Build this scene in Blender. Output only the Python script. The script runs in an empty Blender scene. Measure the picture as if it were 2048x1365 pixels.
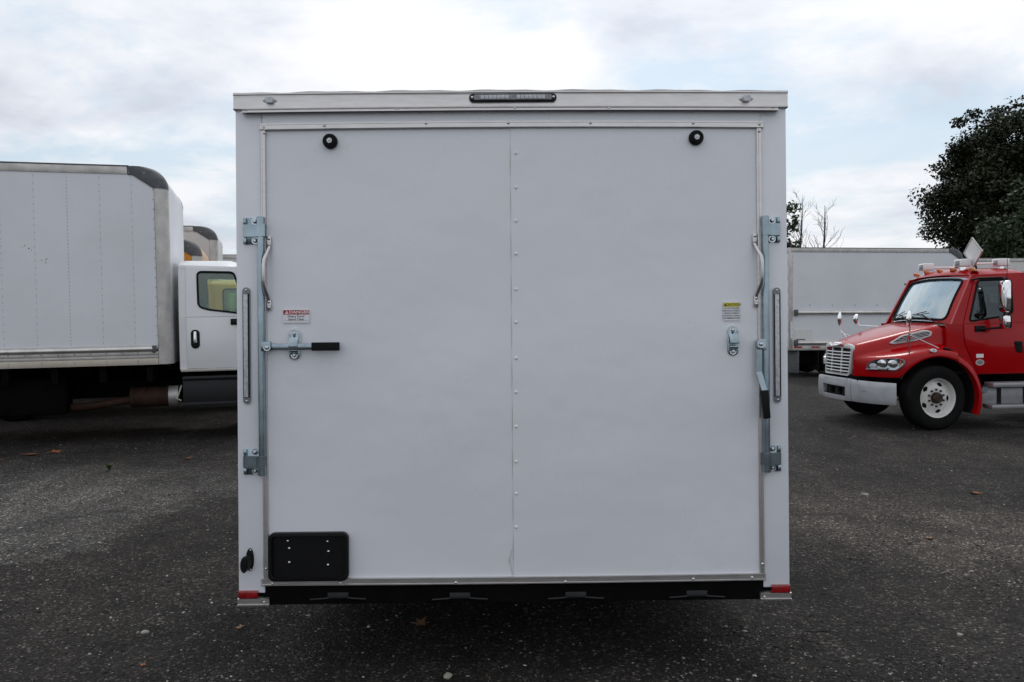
import bpy, bmesh, math, random
import numpy as np
from mathutils import Vector, Matrix
from mathutils.geometry import tessellate_polygon

R = math.radians
PI = math.pi
SC = bpy.context.scene
COL = SC.collection
rng = random.Random(7)

# ------------------------------------------------------------------ camera
F_PX = 1700.0
PITCH, ROLL = R(-1.53), 0.010
cam_d = bpy.data.cameras.new('camera')
cam_d.sensor_width = 36.0
cam_d.lens = 36.0 * F_PX / 2048.0
cam_d.clip_start = 0.05
cam_d.clip_end = 2000.0
cam = bpy.data.objects.new('camera', cam_d)
COL.objects.link(cam)
_f = Vector((0, math.cos(PITCH), math.sin(PITCH)))
_r0 = Vector((1, 0, 0)); _u0 = _r0.cross(_f)
_r = _r0 * math.cos(ROLL) - _u0 * math.sin(ROLL)
_u = _r0 * math.sin(ROLL) + _u0 * math.cos(ROLL)
m = Matrix((_r, _u, -_f)).transposed().to_4x4()
m.translation = Vector((0, 0, 1.7))
cam.matrix_world = m
SC.camera = cam

# ------------------------------------------------------------------ world: bright broken overcast over a Nishita sky
SUN_EL, SUN_AZ = R(52), R(8)          # azimuth measured from +Y (ahead of the camera) towards +X
W = bpy.data.worlds.new('World'); SC.world = W
W.use_nodes = True
W.cycles.sampling_method = 'MANUAL'; W.cycles.sample_map_resolution = 256
nt = W.node_tree; nt.nodes.clear()
N = nt.nodes.new; Lk = nt.links.new
def math_node(tree, op, a, b=None, clamp=False):
    n = tree.nodes.new('ShaderNodeMath'); n.operation = op; n.use_clamp = clamp
    for i, v in enumerate((a, b)):
        if v is None: continue
        if isinstance(v, (int, float)): n.inputs[i].default_value = v
        else: tree.links.new(v, n.inputs[i])
    return n.outputs[0]
def mix_rgb(tree, fac, a, b, mode='MIX'):
    n = tree.nodes.new('ShaderNodeMix'); n.data_type = 'RGBA'; n.blend_type = mode
    for sock, v in ((n.inputs[0], fac), (n.inputs[6], a), (n.inputs[7], b)):
        if isinstance(v, (int, float)): sock.default_value = v
        elif isinstance(v, tuple): sock.default_value = (*v, 1) if len(v) == 3 else v
        else: tree.links.new(v, sock)
    return n.outputs[2]
def ramp(tree, fac, stops):
    n = tree.nodes.new('ShaderNodeValToRGB')
    el = n.color_ramp.elements
    while len(el) < len(stops): el.new(0.5)
    for e, (p, c) in zip(el, stops):
        e.position = p; e.color = (c, c, c, 1) if isinstance(c, (int, float)) else (*c, 1)
    tree.links.new(fac, n.inputs[0])
    return n.outputs[0]
sky = N('ShaderNodeTexSky'); sky.sky_type = 'NISHITA'; sky.sun_disc = False
sky.sun_elevation = SUN_EL; sky.sun_rotation = SUN_AZ
sky.air_density = 1.2; sky.dust_density = 2.0; sky.ozone_density = 1.0
tc = N('ShaderNodeTexCoord')
sx = N('ShaderNodeSeparateXYZ'); Lk(tc.outputs['Generated'], sx.inputs[0])
zc = math_node(nt, 'ADD', math_node(nt, 'MAXIMUM', sx.outputs[2], 0.0), 0.20)
px_ = math_node(nt, 'DIVIDE', sx.outputs[0], zc); py_ = math_node(nt, 'DIVIDE', sx.outputs[1], zc)
cx = N('ShaderNodeCombineXYZ'); Lk(px_, cx.inputs[0]); Lk(py_, cx.inputs[1]); cx.inputs[2].default_value = 3.7
def noise(tree, vec, scale, detail=6, rough=0.55, dist=0.0):
    n = tree.nodes.new('ShaderNodeTexNoise')
    if vec is not None: tree.links.new(vec, n.inputs['Vector'])
    n.inputs['Scale'].default_value = scale; n.inputs['Detail'].default_value = detail
    n.inputs['Roughness'].default_value = rough; n.inputs['Distortion'].default_value = dist
    return n.outputs[0]
n_mask = noise(nt, cx.outputs[0], 1.55, 8, 0.58, 0.25)
n_shade = noise(nt, cx.outputs[0], 1.7, 8, 0.55, 0.2)
mask = ramp(nt, n_mask, [(0.38, 0.22), (0.50, 0.90), (0.57, 1.0)])
shade = ramp(nt, n_shade, [(0.33, (0.65, 0.685, 0.765)), (0.43, (0.80, 0.83, 0.90)), (0.53, (0.95, 0.955, 0.985))])
nish = mix_rgb(nt, 1.0, sky.outputs[0], (0.085, 0.085, 0.085), 'MULTIPLY')
haze_blue = mix_rgb(nt, 0.62, nish, (0.66, 0.84, 0.99))
final = mix_rgb(nt, mask, haze_blue, shade)
# cloud is brighter around the veiled sun
vd = N('ShaderNodeVectorMath'); vd.operation = 'DOT_PRODUCT'; Lk(tc.outputs['Generated'], vd.inputs[0])
vd.inputs[1].default_value = (math.sin(SUN_AZ) * math.cos(SUN_EL), math.cos(SUN_AZ) * math.cos(SUN_EL), math.sin(SUN_EL))
glow = math_node(nt, 'ADD', math_node(nt, 'MULTIPLY', math_node(nt, 'POWER', math_node(nt, 'MAXIMUM', vd.outputs['Value'], 0.0), 2.0), 0.27), 0.89)
gc = N('ShaderNodeCombineColor'); [Lk(glow, gc.inputs[i]) for i in range(3)]
final = mix_rgb(nt, 1.0, final, gc.outputs[0], 'MULTIPLY')
bg = N('ShaderNodeBackground'); Lk(final, bg.inputs[0]); bg.inputs[1].default_value = 1.0
out = N('ShaderNodeOutputWorld'); Lk(bg.outputs[0], out.inputs[0])

# ------------------------------------------------------------------ sun (veiled by cloud, ahead of the camera)
sd = bpy.data.lights.new('sun', 'SUN'); sd.energy = 0.7; sd.angle = R(14); sd.color = (1.0, 0.96, 0.90)
so = bpy.data.objects.new('sun', sd); COL.objects.link(so)
tosun = Vector((math.sin(SUN_AZ) * math.cos(SUN_EL), math.cos(SUN_AZ) * math.cos(SUN_EL), math.sin(SUN_EL)))
so.rotation_euler = tosun.to_track_quat('Z', 'Y').to_euler()
so.location = (0, 0, 30)
SC.view_settings.view_transform = 'Standard'
SC.view_settings.look = 'None'
SC.view_settings.exposure = 0.0
SC.view_settings.gamma = 1.0
SC.view_settings.use_curve_mapping = False

# ------------------------------------------------------------------ materials
MATS = {}
def mat(name, col, rough=0.5, metal=0.0, var=0.0, vscale=4.0, bump=0.0, bscale=40.0, coat=0.0, spec=0.5, col2=None, rvar=0.0, stretch=None):
    if name in MATS: return MATS[name]
    mt = bpy.data.materials.new(name); mt.use_nodes = True
    t = mt.node_tree; b = t.nodes['Principled BSDF']
    b.inputs['Base Color'].default_value = (*col, 1)
    b.inputs['Roughness'].default_value = rough
    b.inputs['Metallic'].default_value = metal
    b.inputs['Coat Weight'].default_value = coat
    b.inputs['Coat Roughness'].default_value = 0.06
    b.inputs['Specular IOR Level'].default_value = spec
    tcn = t.nodes.new('ShaderNodeTexCoord'); vec = tcn.outputs['Object']
    if stretch:
        mp = t.nodes.new('ShaderNodeMapping'); mp.inputs['Scale'].default_value = stretch
        t.links.new(vec, mp.inputs[0]); vec = mp.outputs[0]
    if var > 0:
        nn = noise(t, vec, vscale, 6, 0.6)
        c2 = col2 if col2 else tuple(c * (1 - var) for c in col)
        fac = ramp(t, nn, [(0.38, 0.0), (0.66, 1.0 if col2 is None else var)])
        t.links.new(mix_rgb(t, fac, col, c2), b.inputs['Base Color'])
    if rvar > 0:
        nn = noise(t, vec, vscale * 1.7, 5, 0.6)
        rr = math_node(t, 'ADD', math_node(t, 'MULTIPLY', math_node(t, 'SUBTRACT', nn, 0.5), rvar * 2), rough, True)
        t.links.new(rr, b.inputs['Roughness'])
    if bump > 0:
        bn = t.nodes.new('ShaderNodeBump'); bn.inputs['Strength'].default_value = 1.0
        bn.inputs['Distance'].default_value = bump
        t.links.new(noise(t, vec, bscale, 4, 0.5), bn.inputs['Height'])
        t.links.new(bn.outputs[0], b.inputs['Normal'])
    MATS[name] = mt
    return mt

def glass_mat(name, tint, gloss, rough=0.02, streak=False):
    mt = bpy.data.materials.new(name); mt.use_nodes = True
    t = mt.node_tree; t.nodes.clear()
    o = t.nodes.new('ShaderNodeOutputMaterial')
    tr = t.nodes.new('ShaderNodeBsdfTransparent'); tr.inputs[0].default_value = (*tint, 1)
    gl = t.nodes.new('ShaderNodeBsdfGlossy'); gl.inputs['Roughness'].default_value = rough
    gl.inputs[0].default_value = (0.86, 0.96, 1.0, 1)
    fr = t.nodes.new('ShaderNodeFresnel'); fr.inputs[0].default_value = 1.6
    fac = math_node(t, 'ADD', math_node(t, 'MULTIPLY', fr.outputs[0], 1.3), gloss, True)
    mx = t.nodes.new('ShaderNodeMixShader'); t.links.new(fac, mx.inputs[0])
    t.links.new(tr.outputs[0], mx.inputs[1]); t.links.new(gl.outputs[0], mx.inputs[2])
    res = mx.outputs[0]
    if streak:   # sky reflection painted as bluish streaks, together with a dust film
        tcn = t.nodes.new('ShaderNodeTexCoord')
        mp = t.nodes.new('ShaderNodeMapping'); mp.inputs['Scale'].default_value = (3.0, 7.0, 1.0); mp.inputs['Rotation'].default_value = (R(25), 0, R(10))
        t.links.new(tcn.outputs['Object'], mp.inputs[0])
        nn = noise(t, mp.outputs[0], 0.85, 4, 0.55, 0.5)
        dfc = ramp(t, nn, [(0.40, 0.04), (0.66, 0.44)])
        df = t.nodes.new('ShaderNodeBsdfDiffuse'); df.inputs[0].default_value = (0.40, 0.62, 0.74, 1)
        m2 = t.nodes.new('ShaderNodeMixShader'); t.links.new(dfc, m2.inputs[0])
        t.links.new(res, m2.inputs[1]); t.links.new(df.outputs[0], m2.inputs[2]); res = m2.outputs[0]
    t.links.new(res, o.inputs[0])
    MATS[name] = mt
    return mt

M_SKIN = mat('white painted sheet', (0.775, 0.795, 0.845), 0.27, 0, 0.012, 0.6, 0.030, 1.0, coat=0.8, rvar=0.05)
M_SKIN.node_tree.nodes['Principled BSDF'].inputs['Coat Roughness'].default_value = 0.2
M_WHITE = mat('white paint', (0.80, 0.805, 0.815), 0.34, 0, 0.03, 2.0, 0.0006, 2.5, coat=0.4)
M_ALU = mat('mill aluminium', (0.66, 0.64, 0.63), 0.32, 0.92, 0.10, 9.0, 0.0002, 60, rvar=0.1, stretch=(1, 1, 6))
M_ALU2 = mat('weathered aluminium', (0.60, 0.575, 0.55), 0.5, 0.6, 0.25, 5.0, 0.0004, 30, rvar=0.12)
M_ZINC = mat('zinc plated steel', (0.37, 0.46, 0.51), 0.22, 0.95, 0.25, 7.0, 0.0, 80, rvar=0.08)
M_ZINCD = mat('zinc bolt', (0.62, 0.66, 0.70), 0.25, 1.0)
M_SCREW = mat('stainless screw', (0.66, 0.66, 0.66), 0.22, 1.0)
M_RUB = mat('black rubber', (0.008, 0.008, 0.0085), 0.7, 0, 0.3, 20, 0.0005, 60, spec=0.18)
M_BLK = mat('black plastic', (0.006, 0.006, 0.0065), 0.42, 0, 0.2, 15, 0.0003, 90, spec=0.22)
M_FRAME = mat('black chassis paint', (0.0055, 0.0055, 0.0055), 0.85, 0, 0.4, 6, 0.0006, 30, spec=0.04)
M_HINGE = mat('dusty black hinge', (0.024, 0.024, 0.028), 0.55, 0.2, 0.3, 12)
M_LENS = mat('clear ribbed lens', (0.62, 0.63, 0.67), 0.18, 0.0, 0.35, 60, 0.0008, 120, coat=0.6)
M_LENSG = mat('grey lens body', (0.26, 0.27, 0.29), 0.3, 0.0, 0.4, 70, 0.0006, 120, coat=0.4)
M_REDL = mat('red reflector', (0.34, 0.006, 0.009), 0.22, 0, 0.55, 45, 0.0006, 200, coat=0.8)
M_AMBER = mat('amber lens', (0.62, 0.16, 0.04), 0.2, 0, 0.2, 30, coat=0.7)
M_STK = mat('white sticker', (0.80, 0.80, 0.83), 0.4)
M_STKR = mat('sticker red', (0.40, 0.012, 0.014), 0.4)
M_STKY = mat('sticker yellow', (0.60, 0.55, 0.03), 0.4)
M_INK = mat('sticker ink', (0.02, 0.02, 0.03), 0.5)
M_CAULK_SHADE = mat('brown sealant and seam shade', (0.46, 0.42, 0.36), 0.7)  # for the sealant bead and the door seam's painted shade line
M_TYRE = mat('tyre rubber', (0.010, 0.010, 0.010), 0.85, 0, 0.35, 12, 0.0008, 50, spec=0.12)
M_RIM = mat('white steel rim', (0.72, 0.72, 0.70), 0.42, 0, 0.35, 6, 0, 1, col2=(0.35, 0.28, 0.20), coat=0.1)
M_HUB = mat('greasy hub', (0.02, 0.017, 0.014), 0.5, 0.3, 0.6, 25, col2=(0.10, 0.045, 0.02))
M_RUST = mat('rusty steel', (0.055, 0.024, 0.013), 0.75, 0.3, 0.5, 10, 0.001, 40)
M_CAP = mat('grey composite cap', (0.070, 0.074, 0.082), 0.6, 0, 0.35, 8, 0.0006, 40, col2=(0.17, 0.17, 0.17))
M_RED = mat('red truck paint', (0.39, 0.0012, 0.004), 0.24, 0, 0.06, 3, 0.0, 1, coat=0.36, rvar=0.06, spec=0.15)
M_SILV = mat('silver bumper paint', (0.50, 0.51, 0.54), 0.40, 0.25, 0.15, 7, 0.0004, 30, coat=0.2)
M_GRIL = mat('silver grille plastic', (0.62, 0.62, 0.62), 0.35, 0.5, 0.12, 10)
M_CHR = mat('chrome', (0.86, 0.87, 0.88), 0.07, 1.0)
M_DARK = mat('dark interior', (0.010, 0.0105, 0.011), 0.8, 0, 0.4, 8)
M_SEAT = mat('grey seat cloth', (0.07, 0.075, 0.08), 0.85, 0, 0.3, 20)
M_STEP = mat('aluminium step box', (0.36, 0.36, 0.375), 0.42, 0.55, 0.15, 6, 0.0004, 50)
M_YEL = mat('yellow truck paint', (0.75, 0.40, 0.04), 0.35, 0, 0.08, 3, coat=0.4)
M_ORG = mat('orange box paint', (0.70, 0.27, 0.02), 0.45, 0, 0.08, 3)
M_GRN = mat('lime truck paint', (0.30, 0.48, 0.08), 0.35, 0, 0.08, 3, coat=0.4)
M_BOX = mat('aged white box sheet', (0.735, 0.752, 0.79), 0.48, 0, 0.08, 0.9, 0.0014, 1.3, coat=0.05, rvar=0.1)
M_BOX2 = mat('cream white box sheet', (0.66, 0.655, 0.64), 0.5, 0, 0.10, 0.8, 0.0010, 1.5)
M_PLY = mat('sand coloured front sheet', (0.62, 0.45, 0.30), 0.6, 0, 0.1, 3)
M_RTAPE = mat('red reflective tape', (0.42, 0.03, 0.03), 0.35, 0, 0.2, 30)
M_SCUFF = mat('scuff mark', (0.22, 0.20, 0.21), 0.8)
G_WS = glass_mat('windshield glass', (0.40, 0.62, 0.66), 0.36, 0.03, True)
G_SIDE = glass_mat('side window glass', (0.20, 0.24, 0.23), 0.0)
G_CAB = glass_mat('tinted cab glass', (0.82, 0.90, 0.80), 0.0)
G_LAMP = glass_mat('headlamp cover', (0.86, 0.89, 0.90), 0.20, 0.05)

# ------------------------------------------------------------------ mesh helpers
def tag(o, label=None, cat=None, group=None, kind=None):
    for k, v in (('label', label), ('category', cat), ('group', group), ('kind', kind)):
        if v: o[k] = v
    return o
def empty(name, loc, rot=(0, 0, 0)):
    o = bpy.data.objects.new(name, None); COL.objects.link(o)
    o.location = loc; o.rotation_euler = rot; o.empty_display_size = 0.2
    return o
def link(name, me, parent=None, loc=None, rot=None, scale=None):
    o = bpy.data.objects.new(name, me); COL.objects.link(o)
    if parent is not None: o.parent = parent
    if loc is not None: o.location = loc
    if rot is not None: o.rotation_euler = rot
    if scale is not None: o.scale = scale
    return o
def frame_of(d):
    d = Vector(d).normalized()
    a = Vector((0, 0, 1)) if abs(d.z) < 0.9 else Vector((1, 0, 0))
    s = d.cross(a).normalized(); return d, s, s.cross(d)
def rrect(u0, u1, v0, v1, r, n=5):
    pts = []
    for cxx, cyy, a0 in ((u1 - r, v1 - r, 0), (u0 + r, v1 - r, 90), (u0 + r, v0 + r, 180), (u1 - r, v0 + r, 270)):
        for i in range(n + 1):
            a = R(a0 + 90 * i / n); pts.append((cxx + r * math.cos(a), cyy + r * math.sin(a)))
    return pts
def round_poly(pts, r, n=4):
    out = []; k = len(pts)
    rs = r if isinstance(r, (list, tuple)) else [r] * k
    for i in range(k):
        p0, p, p1 = (Vector(pts[(i - 1) % k]), Vector(pts[i]), Vector(pts[(i + 1) % k]))
        d0 = (p0 - p); d1 = (p1 - p); rr = min(rs[i], d0.length * .45, d1.length * .45)
        a = p + d0.normalized() * rr; b = p + d1.normalized() * rr
        for j in range(n + 1):
            t = j / n; q = a * (1 - t) ** 2 + p * 2 * t * (1 - t) + b * t * t; out.append((q.x, q.y))
    return out
def densify(pts, step):
    out = []
    for i in range(len(pts)):
        a = Vector(pts[i]); b = Vector(pts[(i + 1) % len(pts)]); n = max(1, int((b - a).length / step))
        for j in range(n): q = a.lerp(b, j / n); out.append((q.x, q.y))
    return out
class MB:
    def __init__(s): s.v = []; s.f = []
    def quadstrip(s, rows, close=False):
        b = len(s.v); n = len(rows[0])
        for r_ in rows: s.v += [tuple(p) for p in r_]
        for i in range(len(rows) - 1):
            for j in range(n - (0 if close else 1)):
                a = b + i * n + j; c = b + i * n + (j + 1) % n
                s.f.append((a, c, c + n, a + n))
        return s
    def box(s, x0, x1, y0, y1, z0, z1):
        b = len(s.v)
        s.v += [(x0, y0, z0), (x1, y0, z0), (x1, y1, z0), (x0, y1, z0), (x0, y0, z1), (x1, y0, z1), (x1, y1, z1), (x0, y1, z1)]
        for f in ((0, 3, 2, 1), (4, 5, 6, 7), (0, 1, 5, 4), (1, 2, 6, 5), (2, 3, 7, 6), (3, 0, 4, 7)): s.f.append(tuple(b + i for i in f))
        return s
    def cyl(s, p0, p1, r0, r1=None, n=14):
        return s.tube([p0, p1], [r0, r0 if r1 is None else r1], n)
    def tube(s, pts, r, n=10, caps=True):
        pts = [Vector(p) for p in pts]; k = len(pts)
        rs = r if isinstance(r, (list, tuple)) else [r] * k
        b = len(s.v); sd_ = None
        for i in range(k):
            d = (pts[min(i + 1, k - 1)] - pts[max(i - 1, 0)]).normalized()
            if sd_ is None: _, sd_, up = frame_of(d)
            else:
                sd_ = (sd_ - d * sd_.dot(d)).normalized(); up = sd_.cross(d)
            for j in range(n):
                a = 2 * PI * j / n
                s.v.append(tuple(pts[i] + (sd_ * math.cos(a) + up * math.sin(a)) * rs[i]))
        for i in range(k - 1):
            for j in range(n):
                a = b + i * n + j; c = b + i * n + (j + 1) % n
                s.f.append((a, a + n, c + n, c))
        if caps:
            s.f.append(tuple(b + j for j in range(n))); s.f.append(tuple(b + (k - 1) * n + j for j in reversed(range(n))))
        return s
    def lathe(s, prof, o, axis, n=24):
        d, a, c = frame_of(axis); o = Vector(o); b = len(s.v); k = len(prof)
        for (r_, h) in prof:
            for j in range(n):
                t = 2 * PI * j / n
                s.v.append(tuple(o + d * h + (a * math.cos(t) + c * math.sin(t)) * r_))
        for i in range(k - 1):
            for j in range(n):
                p = b + i * n + j; q = b + i * n + (j + 1) % n
                s.f.append((p, q, q + n, p + n))
        return s
    def prism(s, outer, holes, mp, w0, w1):
        loops = [outer] + list(holes)
        flat = [p for l in loops for p in l]
        tris = tessellate_polygon([[Vector((p[0], p[1], 0)) for p in l] for l in loops])
        b = len(s.v); n = len(flat)
        s.v += [tuple(mp(p[0], p[1], w1)) for p in flat]
        s.f += [tuple(b + i for i in t) for t in tris]
        if w0 != w1:
            s.v += [tuple(mp(p[0], p[1], w0)) for p in flat]
            s.f += [tuple(b + n + i for i in reversed(t)) for t in tris]
            k = 0
            for l in loops:
                for i in range(len(l)):
                    a = b + k + i; c = b + k + (i + 1) % len(l)
                    s.f.append((a, c, c + n, a + n))
                k += len(l)
        return s
    def mesh(s, name, mt=None, smooth=35, bevel=0.0, seg=2, bangle=30):
        me = bpy.data.meshes.new(name); me.from_pydata(s.v, [], s.f)
        bm = bmesh.new(); bm.from_mesh(me)
        bmesh.ops.remove_doubles(bm, verts=bm.verts, dist=1e-6)
        bmesh.ops.recalc_face_normals(bm, faces=bm.faces)
        if bevel > 0:
            es = [e for e in bm.edges if len(e.link_faces) == 2 and e.calc_face_angle(0) > R(bangle)]
            bmesh.ops.bevel(bm, geom=es, offset=bevel, segments=seg, affect='EDGES', profile=0.5, clamp_overlap=True)
        bm.to_mesh(me); bm.free()
        if smooth:
            me.shade_smooth(); me.set_sharp_from_angle(angle=R(smooth))
        if mt: me.materials.append(mt)
        return me
    def build(s, name, mt, parent=None, **k):
        lo = {q: k.pop(q) for q in ('loc', 'rot', 'scale') if q in k}
        return link(name, s.mesh(name, mt, **k), parent, **lo)
def text_mesh(name, body, size, mt, parent, loc, rot, bold=0.0, wide=1.0, align='CENTER'):
    c = bpy.data.curves.new(name, 'FONT'); c.body = body; c.size = size; c.align_x = align; c.align_y = 'CENTER'
    c.offset = bold; c.resolution_u = 2
    t = bpy.data.objects.new('tmp', c); COL.objects.link(t)
    me = bpy.data.meshes.new_from_object(t.evaluated_get(bpy.context.evaluated_depsgraph_get()))
    bpy.data.objects.remove(t); bpy.data.curves.remove(c)
    me.materials.clear(); me.materials.append(mt)
    return link(name, me, parent, loc, rot, (wide, 1, 1))

# ================================================================== GROUND
def ground_material():
    mt = bpy.data.materials.new('worn asphalt millings'); mt.use_nodes = True
    t = mt.node_tree; b = t.nodes['Principled BSDF']
    g = t.nodes.new('ShaderNodeNewGeometry'); pos = g.outputs['Position']
    sp = t.nodes.new('ShaderNodeSeparateXYZ'); t.links.new(pos, sp.inputs[0])
    big = noise(t, pos, 0.45, 5, 0.6)
    mid = noise(t, pos, 3.0, 6, 0.65)
    fine = noise(t, pos, 60.0, 5, 0.7)
    base = mix_rgb(t, ramp(t, mid, [(0.35, 0.0), (0.65, 1.0)]), (0.0190, 0.0166, 0.0148), (0.0370, 0.0328, 0.0296))
    wob = math_node(t, 'MULTIPLY', math_node(t, 'SUBTRACT', noise(t, pos, 1.3, 6, 0.7), 0.5), 2.6)
    # pale worn patch on the left: beyond the line x = -3.55 + 0.38*(y-5.8), up to the parked truck
    dl = math_node(t, 'SUBTRACT', math_node(t, 'ADD', math_node(t, 'MULTIPLY', math_node(t, 'SUBTRACT', sp.outputs[1], 5.8), 0.33), -3.45), sp.outputs[0])
    dl = math_node(t, 'ADD', dl, wob)
    f1 = ramp(t, dl, [(0.0, 0.0), (0.55, 1.0)])
    lim = ramp(t, math_node(t, 'ADD', math_node(t, 'MULTIPLY', math_node(t, 'SUBTRACT', sp.outputs[1], 5.3), 0.4), math_node(t, 'MULTIPLY', wob, 0.5)), [(0.0, 0.0), (0.25, 1.0)])
    f1 = math_node(t, 'MULTIPLY', f1, lim)
    far = ramp(t, math_node(t, 'ADD', math_node(t, 'MULTIPLY', math_node(t, 'SUBTRACT', 9.9, math_node(t, 'ADD', sp.outputs[1], math_node(t, 'MULTIPLY', sp.outputs[0], 0.12))), 0.35), math_node(t, 'MULTIPLY', wob, 0.3)), [(0.0, 0.0), (0.8, 1.0)])
    f1 = math_node(t, 'MULTIPLY', f1, far)
    base = mix_rgb(t, math_node(t, 'MULTIPLY', f1, 0.85), base, (0.122, 0.116, 0.108))
    # brownish driving lane on the right of the trailer
    ln = math_node(t, 'SUBTRACT', math_node(t, 'ADD', math_node(t, 'MULTIPLY', sp.outputs[0], 0.9), sp.outputs[1]), 9.6)
    ln = math_node(t, 'SUBTRACT', 1.0, math_node(t, 'MULTIPLY', math_node(t, 'ABSOLUTE', math_node(t, 'ADD', ln, math_node(t, 'MULTIPLY', wob, 0.8))), 0.48))
    f2 = math_node(t, 'MULTIPLY', ramp(t, ln, [(0.0, 0.0), (0.8, 1.0)]), ramp(t, sp.outputs[0], [(0.5, 0.0), (1.0, 0.75)]))
    base = mix_rgb(t, f2, base, (0.115, 0.098, 0.085))
    trk = math_node(t, 'SINE', math_node(t, 'MULTIPLY', math_node(t, 'ADD', math_node(t, 'ADD', math_node(t, 'MULTIPLY', sp.outputs[0], 0.75), sp.outputs[1]), math_node(t, 'MULTIPLY', wob, 0.22)), 3.6))
    trk = math_node(t, 'MULTIPLY', ramp(t, trk, [(0.55, 0.0), (0.95, 0.55)]), ramp(t, sp.outputs[0], [(0.3, 0.0), (1.0, 1.0)]))
    base = mix_rgb(t, trk, base, (0.030, 0.0265, 0.024))
    base = mix_rgb(t, ramp(t, big, [(0.45, 0.0), (0.75, 0.45)]), base, (0.053, 0.0440, 0.0365))
    # blotches: oil, dust and compacted fines
    mp = t.nodes.new('ShaderNodeMapping'); mp.inputs['Scale'].default_value = (1.0, 0.45, 1.0); mp.inputs['Rotation'].default_value = (0, 0, R(28)); t.links.new(pos, mp.inputs[0])
    blo = noise(t, mp.outputs[0], 1.1, 8, 0.68, 0.4)
    base = mix_rgb(t, 1.0, base, ramp(t, blo, [(0.30, 0.38), (0.48, 0.90), (0.60, 1.25), (0.72, 1.9)]), 'MULTIPLY')
    clod = noise(t, pos, 9.0, 5, 0.7, 0.3)
    base = mix_rgb(t, 1.0, base, ramp(t, clod, [(0.30, 0.45), (0.42, 0.95), (0.62, 1.05), (0.74, 1.5)]), 'MULTIPLY')
    # stone speckle
    vo = t.nodes.new('ShaderNodeTexVoronoi'); vo.inputs['Scale'].default_value = 75.0; t.links.new(pos, vo.inputs['Vector'])
    rnd = t.nodes.new('ShaderNodeSeparateColor'); t.links.new(vo.outputs['Color'], rnd.inputs[0])
    stone = ramp(t, rnd.outputs[0], [(0.0, 0.45), (0.55, 0.9), (0.84, 1.35), (0.94, 2.6), (1.0, 5.5)])
    base = mix_rgb(t, 1.0, base, stone, 'MULTIPLY')
    base = mix_rgb(t, 1.0, base, ramp(t, fine, [(0.3, 0.45), (0.7, 1.5)]), 'MULTIPLY')
    t.links.new(base, b.inputs['Base Color'])
    b.inputs['Roughness'].default_value = 0.9; b.inputs['Specular IOR Level'].default_value = 0.25
    bn = t.nodes.new('ShaderNodeBump'); bn.inputs['Distance'].default_value = 0.012
    h = math_node(t, 'ADD', math_node(t, 'MULTIPLY', vo.outputs['Distance'], -1.0), math_node(t, 'ADD', math_node(t, 'MULTIPLY', fine, 0.8), math_node(t, 'MULTIPLY', clod, 3.0)))
    t.links.new(h, bn.inputs['Height']); t.links.new(bn.outputs[0], b.inputs['Normal'])
    return mt
M_GROUND = ground_material()
gb = MB()
S_ = 600
gb.v = [(-S_, -60, 0), (S_, -60, 0), (S_, S_ * 1.5, 0), (-S_, S_ * 1.5, 0)]; gb.f = [(0, 1, 2, 3)]
tag(gb.build('ground', M_GROUND, smooth=0), kind='structure')

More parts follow.
